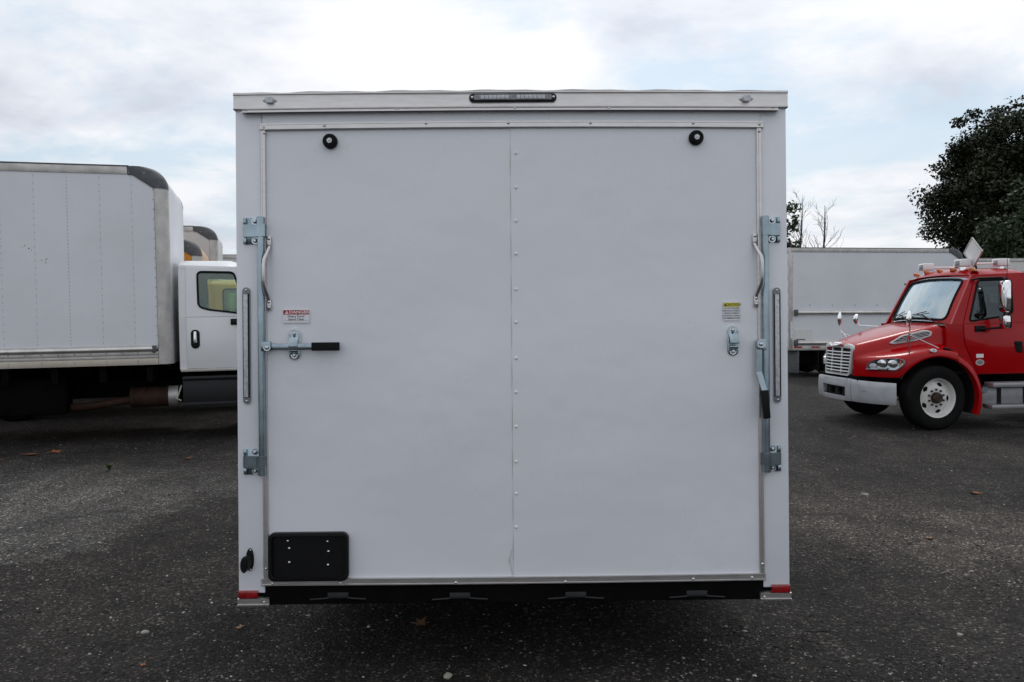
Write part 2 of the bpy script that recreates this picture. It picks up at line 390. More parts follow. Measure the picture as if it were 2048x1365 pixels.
def gravel():
    r_ = np.random.default_rng(11)
    n = 95000
    # denser towards the viewer: sample in view wedge by distance
    d = 3.2 + (r_.random(n) ** 1.8) * 12.0
    x = (r_.random(n) * 2 - 1) * (d * 0.66 + 0.4)
    fld = np.sin(x * 2.1 + 1.7 * np.sin(d * 1.3)) + np.sin(d * 2.7 + x * 1.1 + 2.0) + .8 * np.sin(x * 5.3 - d * 3.9) + np.where(x < -1.2, .55, -.45)
    keep = r_.random(n) < 1 / (1 + np.exp(-1.6 * fld)) * .95 + .08
    x, d = x[keep], d[keep]; n = len(x)
    s = r_.gamma(2.0, 0.0016, n) + 0.0032
    s = np.minimum(s, 0.017)
    base = np.array([[1, 0, 0], [-.5, .87, 0], [-.5, -.87, 0], [.5, .6, .55], [-.8, 0, .5], [.45, -.65, .6], [0, 0, .85]])
    faces = np.array([[0, 3, 5], [3, 0, 1], [3, 1, 4], [4, 1, 2], [4, 2, 5], [5, 2, 0], [3, 4, 6], [4, 5, 6], [5, 3, 6]])
    a = r_.random(n) * 2 * PI
    sc = np.stack([s * (0.8 + .6 * r_.random(n)), s * (0.7 + .5 * r_.random(n)), s * (0.5 + .4 * r_.random(n))], 1)
    v = base[None] * sc[:, None, :]
    v = v * (1 + (r_.random((n, 7, 1)) - .5) * .5)
    ca, sa = np.cos(a)[:, None], np.sin(a)[:, None]
    vx = v[..., 0] * ca - v[..., 1] * sa + x[:, None]
    vy = v[..., 0] * sa + v[..., 1] * ca + d[:, None]
    vz = v[..., 2] - 0.15 * s[:, None]
    V = np.stack([vx, vy, vz], -1).reshape(-1, 3)
    Fc = (faces[None] + (np.arange(n) * 7)[:, None, None]).reshape(-1)
    me = bpy.data.meshes.new('gravel')
    me.vertices.add(len(V)); me.vertices.foreach_set('co', V.astype(np.float32).ravel())
    nf = n * len(faces)
    me.loops.add(nf * 3); me.loops.foreach_set('vertex_index', Fc.astype(np.int32))
    me.polygons.add(nf); me.polygons.foreach_set('loop_start', np.arange(0, nf * 3, 3, dtype=np.int32))
    me.polygons.foreach_set('loop_total', np.full(nf, 3, dtype=np.int32))
    me.update()
    mt = bpy.data.materials.new('loose stones'); mt.use_nodes = True
    t = mt.node_tree; b = t.nodes['Principled BSDF']
    g = t.nodes.new('ShaderNodeNewGeometry')
    c = ramp(t, g.outputs['Random Per Island'], [(0.0, (0.014, 0.0135, 0.013)), (0.55, (0.036, 0.034, 0.032)), (0.78, (0.075, 0.069, 0.063)), (0.90, (0.15, 0.138, 0.122)), (0.97, (0.30, 0.28, 0.25)), (1.0, (0.52, 0.50, 0.46))])
    t.links.new(c, b.inputs['Base Color']); b.inputs['Roughness'].default_value = 0.9; b.inputs['Specular IOR Level'].default_value = 0.25
    me.materials.append(mt)
    tag(link('gravel', me), 'loose dark and pale gravel scattered over the asphalt lot', 'gravel', kind='stuff')
gravel()

# ================================================================== CARGO TRAILER (local: x right, y forward, z up; rear face at y = 0)
TW, TH, TL = 2.59, 2.391, 4.7
def fp(px, py):
    """measured photo point on the trailer's rear face -> metres on that face"""
    s = t = 0.5
    for _ in range(6):
        xl = 476 - 6 * t; xr = 1580 - 7 * t
        s = (px - xl) / (xr - xl)
        yb = 1213 - 14 * s; yt = 190 - 6 * s
        t = (yb - py) / (yb - yt)
    return (s - 0.5) * TW, t * TH
def fbox(b, px0, py0, px1, py1, y0, y1):
    """box over a measured pixel rectangle, from depth y0 to y1 (negative = proud of the face)"""
    x0, z1 = fp(px0, py0); x1, z0 = fp(px1, py1)
    return b.box(x0, x1, min(y0, y1), max(y0, y1), z0, z1)
def wall_map(u, v, w): return (u, w, v)      # 2-D outline on the rear face, w = depth

trailer = empty('cargo_trailer', (0.0039, 3.9536, 0.3659), (-0.0281, 0.0026, 0.0121))
tag(trailer, 'white enclosed cargo trailer seen square on from behind, ramp door shut', 'trailer')
hw = TW / 2
# body: side walls, roof, floor, nose
MB().box(-hw + .002, -hw + .03, .032, TL, .10, TH - .004).build('side_wall', M_SKIN, trailer, bevel=.003)
MB().box(hw - .03, hw - .002, .032, TL, .10, TH - .004).build('side_wall', M_SKIN, trailer, bevel=.003)
b = MB(); nse = [(-hw + .03, TL), (-.5, TL + .55), (.5, TL + .55), (hw - .03, TL)]
b.prism(nse, [], lambda u, v, w: (u, v, w), .10, TH - .03); b.build('nose_panel', M_SKIN, trailer, bevel=.02)
MB().box(-hw + .035, hw - .035, .035, TL - .005, .02, .085).build('floor_frame', M_FRAME, trailer)
# wavy thin sheet roof that laps the rear cap
rows = []
for j, y in enumerate((-.012, .3, 1.5, 3.0, TL)):
    rows.append([(x, y, TH + .003 + .010 * (1 - (x / hw) ** 2) + (.0035 * math.sin(x * 23 + 1) * math.sin(x * 7.7) if j == 0 else .004)) for x in np.linspace(-hw - .003, hw + .003, 60)])
b = MB(); b.quadstrip(rows); b.quadstrip([rows[0], [(x, y, TH - .008) for (x, y, z) in rows[0]]])
b.build('roof', M_ALU2, trailer, smooth=60)
# rear corner posts and header
for sgn in (-1, 1):
    xo = sgn * (hw - .001)
    xi = (fp(526, 700)[0]) if sgn < 0 else (fp(1523, 700)[0])
    x0, x1 = sorted((xo, xi))
    MB().box(x0, x1, .002, .05, .058, fp(1024, 210)[1]).build('corner_post', M_SKIN, trailer, bevel=.006, seg=3)
xl, xr = fp(526, 600)[0] + .001, fp(1523, 600)[0] - .001
MB().box(xl, xr, .0025, .045, fp(1024, 250)[1], fp(1024, 212)[1]).build('header_panel', M_SKIN, trailer)
# top cap: extruded aluminium, slightly crowned, folded lips top and bottom
prof = [(.03, 0), (-.012, 0), (-.0165, .003), (-.0165, .0075), (-.012, .0095), (-.011, .016), (-.011, .060), (-.012, .0665), (-.018, .069), (-.018, .0745), (-.010, .0765), (.03, .0765)]
rows = [[(x, y, TH - .0755 + z + .007 * (1 - (x / hw) ** 2)) for (y, z) in prof] for x in np.linspace(-hw - .003, hw + .003, 25)]
b = MB().quadstrip(rows); b.f.append(tuple(range(len(prof)))); b.f.append(tuple(len(prof) * 24 + i for i in reversed(range(len(prof)))))
cap = b.build('top_cap', M_ALU, trailer, smooth=30)
# drip edge under the cap
x0, x1 = fp(486, 225)[0], fp(1556, 220)[0]
prof = [(.0015, .026), (-.006, .026), (-.0078, .0060), (-.034, -.002), (-.035, -.0048), (-.006, .002), (.0015, .002)]
rows = [[(x, y, TH - .0895 + z + .007 * (1 - (x / hw) ** 2)) for (y, z) in prof] for x in np.linspace(x0, x1, 25)]
b = MB().quadstrip(rows, True); b.f.append(tuple(range(len(prof)))); b.f.append(tuple(len(prof) * 24 + i for i in reversed(range(len(prof)))))
drip = b.build('drip_edge', M_ALU, trailer, smooth=30)
# hardware masters
me_screw = MB().lathe([(.0001, -.0055), (.003, -.005), (.0055, -.0035), (.0072, -.0008), (.0075, .001)], (0, 0, 0), (0, 1, 0), 12).mesh('screw', M_SCREW)
me_rivet = MB().lathe([(.0001, -.0042), (.003, -.004), (.0055, -.0028), (.0078, -.0005), (.008, .001)], (0, 0, 0), (0, 1, 0), 12).mesh('rivet', M_SKIN)
b = MB().lathe([(.0001, -.012), (.006, -.0115), (.0095, -.008), (.011, -.003), (.0115, 0), (.0165, -.0002), (.0165, .002)], (0, 0, 0), (0, 1, 0), 16)
me_bolt = b.mesh('bolt', M_ZINCD)
def put(me, name, parent, px, py, y):
    x, z = fp(px, py); return link(name, me, parent, (x, y, z))
for px, py in ((493, 225.5), (794, 220), (1028, 217), (1216, 217), (1545, 219)): put(me_screw, 'screw', drip, px, py, -.008)

# ramp door: two sheets lapped at the middle seam
door = MB().box(fp(530, 700)[0], fp(1520, 700)[0], .012, .05, fp(1024, 1164)[1], fp(1024, 250)[1]).build('ramp_door', M_SKIN, trailer)
def sheet(x0, x1, z0, z1, y, name):
    # thin sheet with faint oil-canning
    nx, nz = 34, 34; rows = []
    for i in range(nz + 1):
        z = z0 + (z1 - z0) * i / nz; row = []
        for j in range(nx + 1):
            x = x0 + (x1 - x0) * j / nx
            e = min(1, 6 * min(i / nz, 1 - i / nz, j / nx, 1 - j / nx))
            row.append((x, y - e * (.0030 * math.sin(x * 3.1 + 1.3 * math.sin(z * 2.1)) * math.sin(z * 2.7 + x) + .0022 * math.sin(x * 5.3 - z * 3.3) * math.sin(z * 1.7 + .6)), z))
        rows.append(row)
    b = MB().quadstrip(rows); b.quadstrip([[(x, y + .006, z) for (x, _, z) in rows[0]], rows[0]]); b.quadstrip([[(x0, y + .006, r_[0][2]) for r_ in rows], [r_[0] for r_ in rows]])
    b.quadstrip([[r_[-1] for r_ in rows], [(x1, y + .006, r_[0][2]) for r_ in rows]])
    return b.build(name, M_SKIN, door, smooth=60)
xs = fp(1022, 700)[0]
zt, zb_ = fp(1024, 252)[1], fp(1024, 1160)[1]
sheet(fp(532, 700)[0], xs + .03, zb_, zt, .0070, 'door_skin')
sheet(xs, fp(1518, 700)[0], zb_, zt, .0045, 'door_skin')
for py in (306, 375, 442, 508, 579, 645, 717, 785, 854, 924, 988, 1055): put(me_rivet, 'rivet', door, 1030, py, .0035)
b = MB(); zq = list(np.linspace(zb_ + .01, zt - .01, 60))
b.tube([(xs - .0012 + .0007 * math.sin(z * 9) * math.sin(z * 23), .0040, z) for z in zq], [.0006 + .0005 * math.sin(z * 31) for z in zq], 5)
b.build('seam_shade', M_CAULK_SHADE, door)  # thin strip added to paint the shaded gap along the door seam
# sealant squiggles by the seam
for pts in [[(1021, 1100), (1018, 1112), (1016, 1122), (1019, 1132), (1021, 1142), (1022, 1152)]]:
    q = [(fp(*p)[0], .004, fp(*p)[1]) for p in pts]
    MB().tube(q, [.0008, .001, .0017, .0009, .0015, .0007][:len(q)], 6).build('sealant_bead', M_CAULK_SHADE, door)
# door trim
def trim(name, px0, py0, px1, py1, screws, vertical):
    x0, z1 = fp(px0, py0); x1, z0 = fp(px1, py1)
    b = MB()
    if vertical:
        w = x1 - x0
        prof = [(x0, .010), (x0, -.004), (x0 + .003, -.0075), (x0 + w * .35, -.0075), (x0 + w * .38, -.006), (x0 + w * .44, -.006), (x0 + w * .47, -.0085), (x0 + w * .93, -.0085), (x1 - .001, -.006), (x1, .010)]
        rows = [[(u, v, z) for (u, v) in prof] for z in (z0, z1)]
    else:
        h = z1 - z0
        prof = [(z0, .010), (z0, -.008), (z0 + .003, -.012), (z0 + h * .22, -.012), (z0 + h * .26, -.0075), (z0 + h * .70, -.0075), (z0 + h * .74, -.0095), (z0 + h * .95, -.0095), (z1, -.005), (z1, .010)]
        bow = .006 if name == 'top_trim' else -.004
        rows = [[(x, v, u + bow * (1 - ((x - (x0 + x1) / 2) / ((x1 - x0) / 2)) ** 2)) for (u, v) in prof] for x in np.linspace(x0, x1, 25)]
    b.quadstrip(rows); k = len(prof); n = len(rows)
    b.f.append(tuple(range(k))); b.f.append(tuple(k * (n - 1) + i for i in reversed(range(k))))
    o = b.build(name, M_ALU, trailer, smooth=25)
    for s_ in screws: put(me_screw, 'screw', o, *s_, -.0080)
    return o
def htrim(name, xl_, yl, xr_, yr, hpx, screws):
    xa, za = fp(xl_, yl); xb, zb2 = fp(xr_, yr); zz = (za + zb2) / 2
    x0, z1 = xa, zz; h = hpx / 426.0
    b = MB()
    prof = [(0, .010), (0, -.008), (.003, -.012), (h * .22, -.012), (h * .26, -.0075), (h * .70, -.0075), (h * .74, -.0095), (h * .95, -.0095), (h, -.005), (h, .010)]
    bow = .008 if name == 'top_trim' else -.004
    xc, hwid = (xa + xb) / 2, (xb - xa) / 2
    rows = [[(x, v, z1 - h + u + bow * (1 - ((x - xc) / hwid) ** 2)) for (u, v) in prof] for x in np.linspace(xa, xb, 25)]
    b.quadstrip(rows); k = len(prof); n = len(rows)
    b.f.append(tuple(range(k))); b.f.append(tuple(k * (n - 1) + i for i in reversed(range(k))))
    o = b.build(name, M_ALU, trailer, smooth=25)
    for s_ in screws: put(me_screw, 'screw', o, *s_, -.0080)
trim('side_trim', 521, 263, 537, 1159, [(530, 268), (532, 1138)], True)
trim('side_trim', 1512, 257, 1528, 1147, [(1518, 263), (1523, 1127)], True)
htrim('top_trim', 520.5, 248, 1526, 243, 14, [(528, 257), (649, 253), (851, 248), (1015, 247), (1179, 247), (1385, 247), (1518, 249)])
htrim('bottom_trim', 523, 1158.5, 1529, 1145, 14.5, [(545, 1167), (679, 1166), (909, 1165), (1128, 1163), (1384, 1157), (1502, 1154)])
# rubber door stops
for px, py in ((660, 284), (1391, 276)):
    x, z = fp(px, py)
    st = MB().lathe([(.033, .008), (.0345, 0), (.0345, -.012), (.032, -.022), (.027, -.030), (.018, -.032), (.0135, -.031), (.013, -.024), (.0001, -.024)], (0, 0, 0), (0, 1, 0), 32).build('door_stop', M_RUB, trailer, loc=(x, 0, z))
    MB().lathe([(.0001, -.027), (.004, -.0285), (.0125, -.0275), (.0125, -.023)], (0, 0, 0), (0, 1, 0), 20).build('washer', M_WHITE, st)
    MB().lathe([(.0001, -.033), (.004, -.032), (.0055, -.029), (.0055, -.026)], (0, 0, 0), (0, 1, 0), 12).build('bolt', M_ZINCD, st)
# clearance lights
for px, py in ((541, 203.5), (1491, 199)):
    x, z = fp(px, py)
    cl = MB().prism([(.033 * math.cos(a), .011 * math.sin(a)) for a in np.linspace(0, 2 * PI, 20, endpoint=False)], [], wall_map, -.010, -.017).build('clearance_light', M_LENS, trailer, loc=(x, 0, z), bevel=.002)
    MB().prism(rrect(-.017, .017, -.014, .014, .006), [], wall_map, -.017, -.030).build('lens', M_LENS, cl, bevel=.004)
    for s_ in (-1, 1): link('screw', me_screw, cl, (s_ * .025, -.017, 0), None, (.7, .7, .7))
# centre light bar
x, z = fp(1024, 198)
lb = MB().prism(rrect(-.2045, .2045, -.0185, .0185, .0182, 7), [], wall_map, -.010, -.024).build('light_bar', M_BLK, trailer, loc=(x, 0, z), rot=(0, R(-.15), 0), bevel=.003)
MB().prism(rrect(-.182, .182, -.0115, .0135, .008), [], wall_map, -.0245, -.0275).build('lens_tray', M_LENSG, lb, bevel=.001)
for s_ in (-1, 1):
    for k in range(7):
        u = s_ * (.0265 + k * .0192)
        MB().box(u - .0088, u + .0088, -.031, -.0276, -.0085, .0105).build('led_lens', M_LENS, lb, bevel=.002)
    link('screw', me_screw, lb, (s_ * .190, -.0245, .001))
# vertical strip lights
for (xa, ya, xb, yb) in ((493, 576, 494.5, 809), (1551.5, 575, 1555, 805)):
    x0, z1 = fp(xa, ya); x1, z0 = fp(xb, yb); xm = (x0 + x1) / 2; hh = (z1 - z0) / 2
    sl = MB().prism(rrect(-.0175, .0175, -hh, hh, .0172, 7), [], wall_map, .001, -.008).build('strip_light', M_LENSG, trailer, loc=(xm, 0, (z0 + z1) / 2), bevel=.002)
    MB().box(-.0148, .0148, -.0125, -.0082, -hh + .030, hh - .030).build('gasket', M_BLK, sl)
    MB().box(-.0118, .0088, -.0165, -.0126, -hh + .032, hh - .032).build('lens', M_LENS, sl, bevel=.002)
    for s_ in (-1, 1): link('screw', me_screw, sl, (0, -.0085, s_ * (hh - .014)), None, (.8, .8, .8))
# bar locks
def bracket(px0, px1, py0, py1, tube_px, side):
    x0, z1 = fp(px0, py0); x1, z0 = fp(px1, py1); xt = fp(tube_px, py0)[0]; h = z1 - z0
    br = MB().box(x0, x1, -.004, .0018, z0, z1).build('lock_bracket', M_ZINC, trailer, bevel=.0015)
    # raised strap across the middle wrapping the tube
    xo = x0 if side < 0 else x1
    a = [(xo, -.0045), (xo, -.016), (xo - side * .012, -.024), (xt + side * .020, -.024), (xt + side * .020, -.034), (xt + side * .010, -.041), (xt - side * .010, -.041), (xt - side * .0195, -.034), (xt - side * .0195, -.010)]
    bb = [(p[0], p[1] + .004) for p in a]
    rows = [[(u, v, z) for u, v in a] for z in (z0 + h * .27, z0 + h * .73)]
    rows2 = [[(u, v, z) for u, v in reversed(bb)] for z in (z0 + h * .27, z0 + h * .73)]
    q = MB(); q.quadstrip([r0 + r1 for r0, r1 in zip(rows, rows2)], True)
    n_ = len(a) * 2; q.f.append(tuple(range(n_))); q.f.append(tuple(n_ + i for i in reversed(range(n_))))
    q.build('strap', M_ZINC, br, smooth=50)
    MB().box(xo if side < 0 else xo - .014, xo + .014 if side < 0 else xo, -.015, -.0042, z0 + .001, z0 + h * .26).build('foot', M_ZINC, br, bevel=.003)
    MB().box(xo if side < 0 else xo - .014, xo + .014 if side < 0 else xo, -.015, -.0042, z0 + h * .74, z1 - .001).build('foot', M_ZINC, br, bevel=.003)
    bx_ = xt + side * .034
    for zz in (z0 + h * .135, z0 + h * .865): link('bolt', me_bolt, br, (bx_, -.0045, zz))
    return br
for side, (p0, p1, t_) in ((-1, (488, 520, 525)), (1, (1529, 1559, 1529))):
    up = (437, 490) if side < 0 else (434, 485); lo = (899, 950) if side < 0 else (891, 942)
    bracket(p0, p1, up[0], up[1], t_, side); bracket(p0 + (0 if side < 0 else 1), p1 + (0 if side < 0 else 1), lo[0], lo[1], t_, side)
    x, z1 = fp(t_, up[0] - 1); x, z0 = fp(t_, lo[1] + 1); x = fp(t_, 700)[0]
    MB().tube([(x, -.022, z0), (x, -.022, z1)], .0155, 20).build('lock_bar', M_ZINC, trailer)
    for zz in (z1 - .022, z0 + .022): MB().tube([(x, -.022, zz - .02), (x, -.022, zz + .02)], .0182, 20).build('end_collar', M_ZINC, trailer)
def keeper(px, py0, py1, closed):
    x, z1 = fp(px, py0); _, z0 = fp(px, py1); h = (z1 - z0) / 2
    k = MB().prism(rrect(-.026, .026, -h, h, .0258, 8), [], wall_map, .003, -.005).build('lock_keeper', M_ZINC, trailer, loc=(x, 0, (z0 + z1) / 2), bevel=.001)
    MB().prism(rrect(-.030, .030, -h * .1, h + .006, .029, 8), [], wall_map, .0032, -.001).build('backing_plate', M_WHITE, k)
    pr = [(-.0052, h * .62), (-.012, h * .45), (-.030, h * .18), (-.038, -.004), (-.038, -.012), (-.032, -.014), (-.031, -.002), (-.024, h * .12), (-.006, h * .33), (-.0052, h * .36)]
    MB().prism([(z, y) for y, z in pr], [], lambda u, v, w: (w, v, u), -.021, .021).build('hasp', M_ZINC, k, bevel=.0015)
    MB().prism([(-.018, -.0052), (-.022, -.024), (-.030, -.026), (-.036, -.020), (-.048, -.0052)], [], lambda u, v, w: (w, v, u), -.019, .019).build('catch', M_ZINC, k, bevel=.0015)
    for zz in (h * .74, -h * .72): link('bolt', me_bolt, k, (0, -.0055, zz), None, (.95, .95, .95))
keeper(588, 660, 720, True)
keeper(1464.5, 652, 711, False)
# left handle lies in its keeper, right handle hangs open
x0, z0 = fp(527, 694.5); xh, _ = fp(545, 694.5)
hd = MB().box(x0 - .004, xh, -.040, -.006, z0 - .022, z0 + .024).build('lock_handle', M_ZINC, trailer, bevel=.006, seg=3)
MB().box(fp(540, 695)[0], fp(630, 695)[0], -.030, -.022, z0 - .0165, z0 + .0135).build('bar', M_ZINC, hd, bevel=.002)
xa, xb = fp(625, 695)[0], fp(679.5, 695)[0]
MB().box(xa, xb, -.040, -.012, z0 - .021, z0 + .018).build('grip', M_RUB, hd, bevel=.004, seg=3)
link('bolt', me_bolt, hd, (fp(538, 694)[0], -.041, z0 - .004))
def qd(p, y): x_, z_ = fp(*p); return (x_, y, z_)
hd = MB().prism(round_poly([fp(1508, 679), fp(1528, 677), fp(1528, 699), fp(1510, 699)], [.018, .003, .003, .012]), [], wall_map, -.006, -.044).build('lock_handle', M_ZINC, trailer, bevel=.003)
b = MB()
pa = [(1509, 692, -.030), (1508, 744, -.030), (1517, 782, -.055)]; pb = [(1520, 692, -.030), (1519, 742, -.030), (1527, 779, -.055)]
for k in range(2):
    rows = []
    for yy in (0, .007): rows.append([qd(pa[k][:2], pa[k][2] + yy), qd(pb[k][:2], pb[k][2] + yy), qd(pb[k + 1][:2], pb[k + 1][2] + yy), qd(pa[k + 1][:2], pa[k + 1][2] + yy)])
    bs = len(b.v); b.v += rows[0] + rows[1]
    b.f += [(bs, bs + 1, bs + 2, bs + 3), (bs + 7, bs + 6, bs + 5, bs + 4), (bs, bs + 4, bs + 5, bs + 1), (bs + 1, bs + 5, bs + 6, bs + 2), (bs + 2, bs + 6, bs + 7, bs + 3), (bs + 3, bs + 7, bs + 4, bs)]
b.build('bar', M_ZINC, hd)
rows = [qd((1513.5, 780), -.069), qd((1528, 778.5), -.069), qd((1530.5, 833), -.080), qd((1518.5, 835.5), -.080)]
b = MB(); b.v = rows + [(p[0], p[1] + .026, p[2]) for p in rows]
b.f = [(0, 1, 2, 3), (7, 6, 5, 4), (0, 4, 5, 1), (1, 5, 6, 2), (2, 6, 7, 3), (3, 7, 4, 0)]
b.build('grip', M_RUB, hd, bevel=.003)
link('bolt', me_bolt, hd, (fp(1516, 688)[0], -.0445, fp(1516, 688)[1]))
# grab handles
for (tx, ty0, ty1, bx, by0, by1, mx) in ((538.5, 473, 497, 538.5, 600, 622, 533.5), (1508, 467, 489, 1511, 591, 614, 1516.5)):
    x0, z0 = fp(tx, ty0); _, z1 = fp(tx, ty1); x2, z2 = fp(bx, by0); _, z3 = fp(bx, by1); xm = fp(mx, 540)[0]
    gh = MB().tube([(x0, -.006, z1 + .01), (x0, -.008, z1), (x0 + (xm - x0) * .5, -.034, z1 - .035), (xm - (xm - x0) * .1, -.052, z1 - .06), (xm, -.058, z1 - .085), (xm, -.058, z2 + .085), (xm - (xm - x2) * .1, -.052, z2 + .06), (x2 + (xm - x2) * .5, -.034, z2 + .035), (x2, -.008, z2), (x2, -.006, z2 - .01)], .0085, 12).build('grab_handle', M_ALU, trailer, smooth=60)
    for (xx, za, zc) in ((x0, z1, z0), (x2, z3, z2)):
        MB().box(xx - .0105, xx + .0105, -.0115, .002, za, zc).build('end_plate', M_ALU, gh, bevel=.003)
        for t in (.25, .75): link('screw', me_screw, gh, (xx, -.012, za + (zc - za) * t), None, (1.05, 1, 1.05))
# stickers
def sticker(px0, py0, px1, py1, y): x0, z1 = fp(px0, py0); x1, z0 = fp(px1, py1); return x0, x1, z0, z1
x0, x1, z0, z1 = sticker(565, 621, 618, 646.5, 0); xm = (x0 + x1) / 2; h = z1 - z0
sk = MB().box(x0, x1, .0008, .0040, z0, z1).build('danger_sticker', M_STK, trailer, smooth=0)
MB().box(x0 + .002, x1 - .002, .0002, .0007, z1 - h * .36, z1 - .001).build('red_band', M_STKR, sk, smooth=0)
zc_ = z1 - h * .185
MB().prism([(x0 + .010, zc_ - .0075), (x0 + .027, zc_ - .0075), (x0 + .0185, zc_ + .0085)], [[(x0 + .0175, zc_ - .0045), (x0 + .0195, zc_ - .0045), (x0 + .0195, zc_ + .003), (x0 + .0175, zc_ + .003)]], wall_map, .0001, -.0003).build('warning_triangle', M_STK, sk, smooth=0)
text_mesh('lettering', 'DANGER', .0195, M_STK, sk, (xm + .014, -.0003, zc_), (PI / 2, 0, 0), .0004, 1.18)
text_mesh('lettering', 'Heavy Door', .0150, M_INK, sk, (xm, .0003, z1 - h * .50), (PI / 2, 0, 0), .0002, 1.05)
text_mesh('lettering', 'Stand Clear', .0150, M_INK, sk, (xm, .0003, z1 - h * .73), (PI / 2, 0, 0), .0002, 1.05)
MB().box(x0 + .003, x1 - .003, .0003, .0007, z0 + h * .155, z0 + h * .165).build('rule', M_INK, sk, smooth=0)
x0, x1, z0, z1 = sticker(1445, 605, 1479, 641, 0); xm = (x0 + x1) / 2; h = z1 - z0
sk = MB().box(x0, x1, -.0028, .0006, z0, z1).build('caution_sticker', M_STK, trailer, smooth=0)
MB().box(x0 + .0012, x1 - .0012, -.0034, -.0029, z1 - h * .245, z1 - .001).build('yellow_band', M_STKY, sk, smooth=0)
zc_ = z1 - h * .13
MB().prism([(x0 + .004, zc_ - .006), (x0 + .016, zc_ - .006), (x0 + .010, zc_ + .006)], [], wall_map, -.0035, -.0038).build('warning_triangle', M_INK, sk, smooth=0)
text_mesh('lettering', 'CAUTION', .0165, M_INK, sk, (xm + .008, -.0038, zc_), (PI / 2, 0, 0), .0002, .95)
for i, tx in enumerate(('DO NOT EXCEED', "MANUFACTURER'S", 'VEHICLE WEIGHT', 'RATINGS OR LOADING', 'RECOMMENDATIONS')):
    text_mesh('lettering', tx, .0092, M_INK, sk, (xm, -.0034, z1 - h * (.33 + .135 * i)), (PI / 2, 0, 0), .0002, .85 if len(tx) > 14 else 1.0)
# licence plate tray
x0, z1 = fp(537.5, 1065.5); x1, z0 = fp(696.5, 1160)
px_c, pz_c = (x0 + x1) / 2, (z0 + z1) / 2; a_, c_ = (x1 - x0) / 2, (z1 - z0) / 2
tray = MB().prism(rrect(-a_, a_, -c_, c_, .030, 6), [rrect(-a_ + .016, a_ - .016, -c_ + .016, c_ - .016, .020, 6)], wall_map, .004, -.026).build('licence_plate_tray', M_BLK, trailer, loc=(px_c, 0, pz_c), bevel=.005, seg=3)
MB().prism(rrect(-a_ + .014, a_ - .014, -c_ + .014, c_ - .014, .020, 6), [], wall_map, .002, -.006).build('tray_base', M_BLK, tray)
for px, py in ((575, 1082), (578, 1097), (578, 1125), (654, 1083), (656, 1103), (655, 1130)):
    x, z = fp(px, py); link('bolt', me_screw, tray, (x - px_c, -.0065, z - pz_c), None, (1.05, 1.3, 1.05))
for px, py in ((560, 1090), (560, 1131), (673, 1093), (673, 1133)):
    x, z = fp(px, py); MB().lathe([(.0001, -.004), (.005, -.003), (.0055, 0)], (x - px_c, -.006, z - pz_c), (0, 1, 0), 10).build('plug', M_BLK, tray)
# plate lamp on the left post
x, z = fp(499.5, 1120)
dl = MB().prism([(.018 * math.cos(a), .053 * math.sin(a)) for a in np.linspace(0, 2 * PI, 28, endpoint=False)], [], wall_map, .004, -.008).build('plate_lamp', M_BLK, trailer, loc=(x, 0, z), bevel=.002)
rows = []
for k, (yy, sx_, sz_, ox, oz) in enumerate(((-.007, .015, .034, -.002, -.006), (-.030, .015, .035, -.007, -.010), (-.052, .0165, .038, -.013, -.013), (-.062, .013, .032, -.015, -.013))):
    rows.append([(ox + sx_ * math.cos(a), yy, oz + sz_ * math.sin(a)) for a in np.linspace(0, 2 * PI, 20, endpoint=False)])
b = MB().quadstrip(rows, True); b.f.append(tuple(60 + i for i in range(20))); b.build('lamp_hood', M_BLK, dl)
for s_ in (-1, 1): link('screw', me_screw, dl, (.004, -.009, s_ * .045), None, (.6, .6, .6))
# red reflectors and corner shoes
for (a0, b0, a1, b1) in ((477, 1182, 516, 1196), (1541, 1168.5, 1579, 1183.5)):
    x0, z1 = fp(a0, b0); x1, z0 = fp(a1, b1)
    rf = MB().box(x0, x1, -.012, .0015, z0, z1).build('red_reflector', M_REDL, trailer, bevel=.003)
    MB().box((x0 + x1) / 2 - .001, (x0 + x1) / 2 + .001, -.0128, -.0121, z0 + .003, z1 - .003).build('divider', M_STKR, rf)
for (a0, b0, a1, b1, sc_) in ((475.5, 1197, 538, 1213, (528, 1204)), (1519, 1184, 1581, 1199.5, (1527, 1192))):
    x0, z1 = fp(a0, b0); x1, z0 = fp(a1, b1); h = z1 - z0
    prof = [(.08, 0), (-.004, 0), (-.013, .002), (-.014, h * .22), (-.006, h * .28), (-.006, h * .62), (-.011, h * .68), (-.011, h * .92), (-.004, h), (.08, h)]
    b = MB().quadstrip([[(xx, y, z0 + z) for (y, z) in prof] for xx in (x0, x1)], True)
    b.f.append(tuple(range(10))); b.f.append(tuple(10 + i for i in reversed(range(10))))
    cs = b.build('corner_shoe', M_ALU, trailer, smooth=25)
    put(me_screw, 'screw', cs, *sc_, -.007)
# black rear sill with four hinges
x0, z1 = fp(525, 1170); x1, _ = fp(1528, 1162)
sill = MB().box(x0, x1, .006, .10, .002, fp(1024, 1166)[1]).build('rear_sill', M_FRAME, trailer)
for px, py in ((674, 1192), (917, 1192), (1149, 1190), (1392, 1187)):
    x, z = fp(px, py)
    hg = MB().box(x - .049, x + .049, -.002, .0058, z - .014, z + .014).build('door_hinge', M_HINGE, trailer, bevel=.003)
    MB().box(x - .045, x + .045, -.005, -.0022, z - .011, z + .004).build('leaf', M_HINGE, hg, bevel=.002)
    MB().lathe([(.0045, -.006), (.0045, -.0045)], (x, 0, z - .002), (0, 1, 0), 10).build('pin_hole', M_BLK, hg)
    for s_ in (-1, 1):
        MB().tube([(x + s_ * .045, 0, z - .011), (x + s_ * .07, -.004, z - .0125), (x + s_ * .130, -.004, z - .016)], .0042, 8).build('rod', M_HINGE, hg)
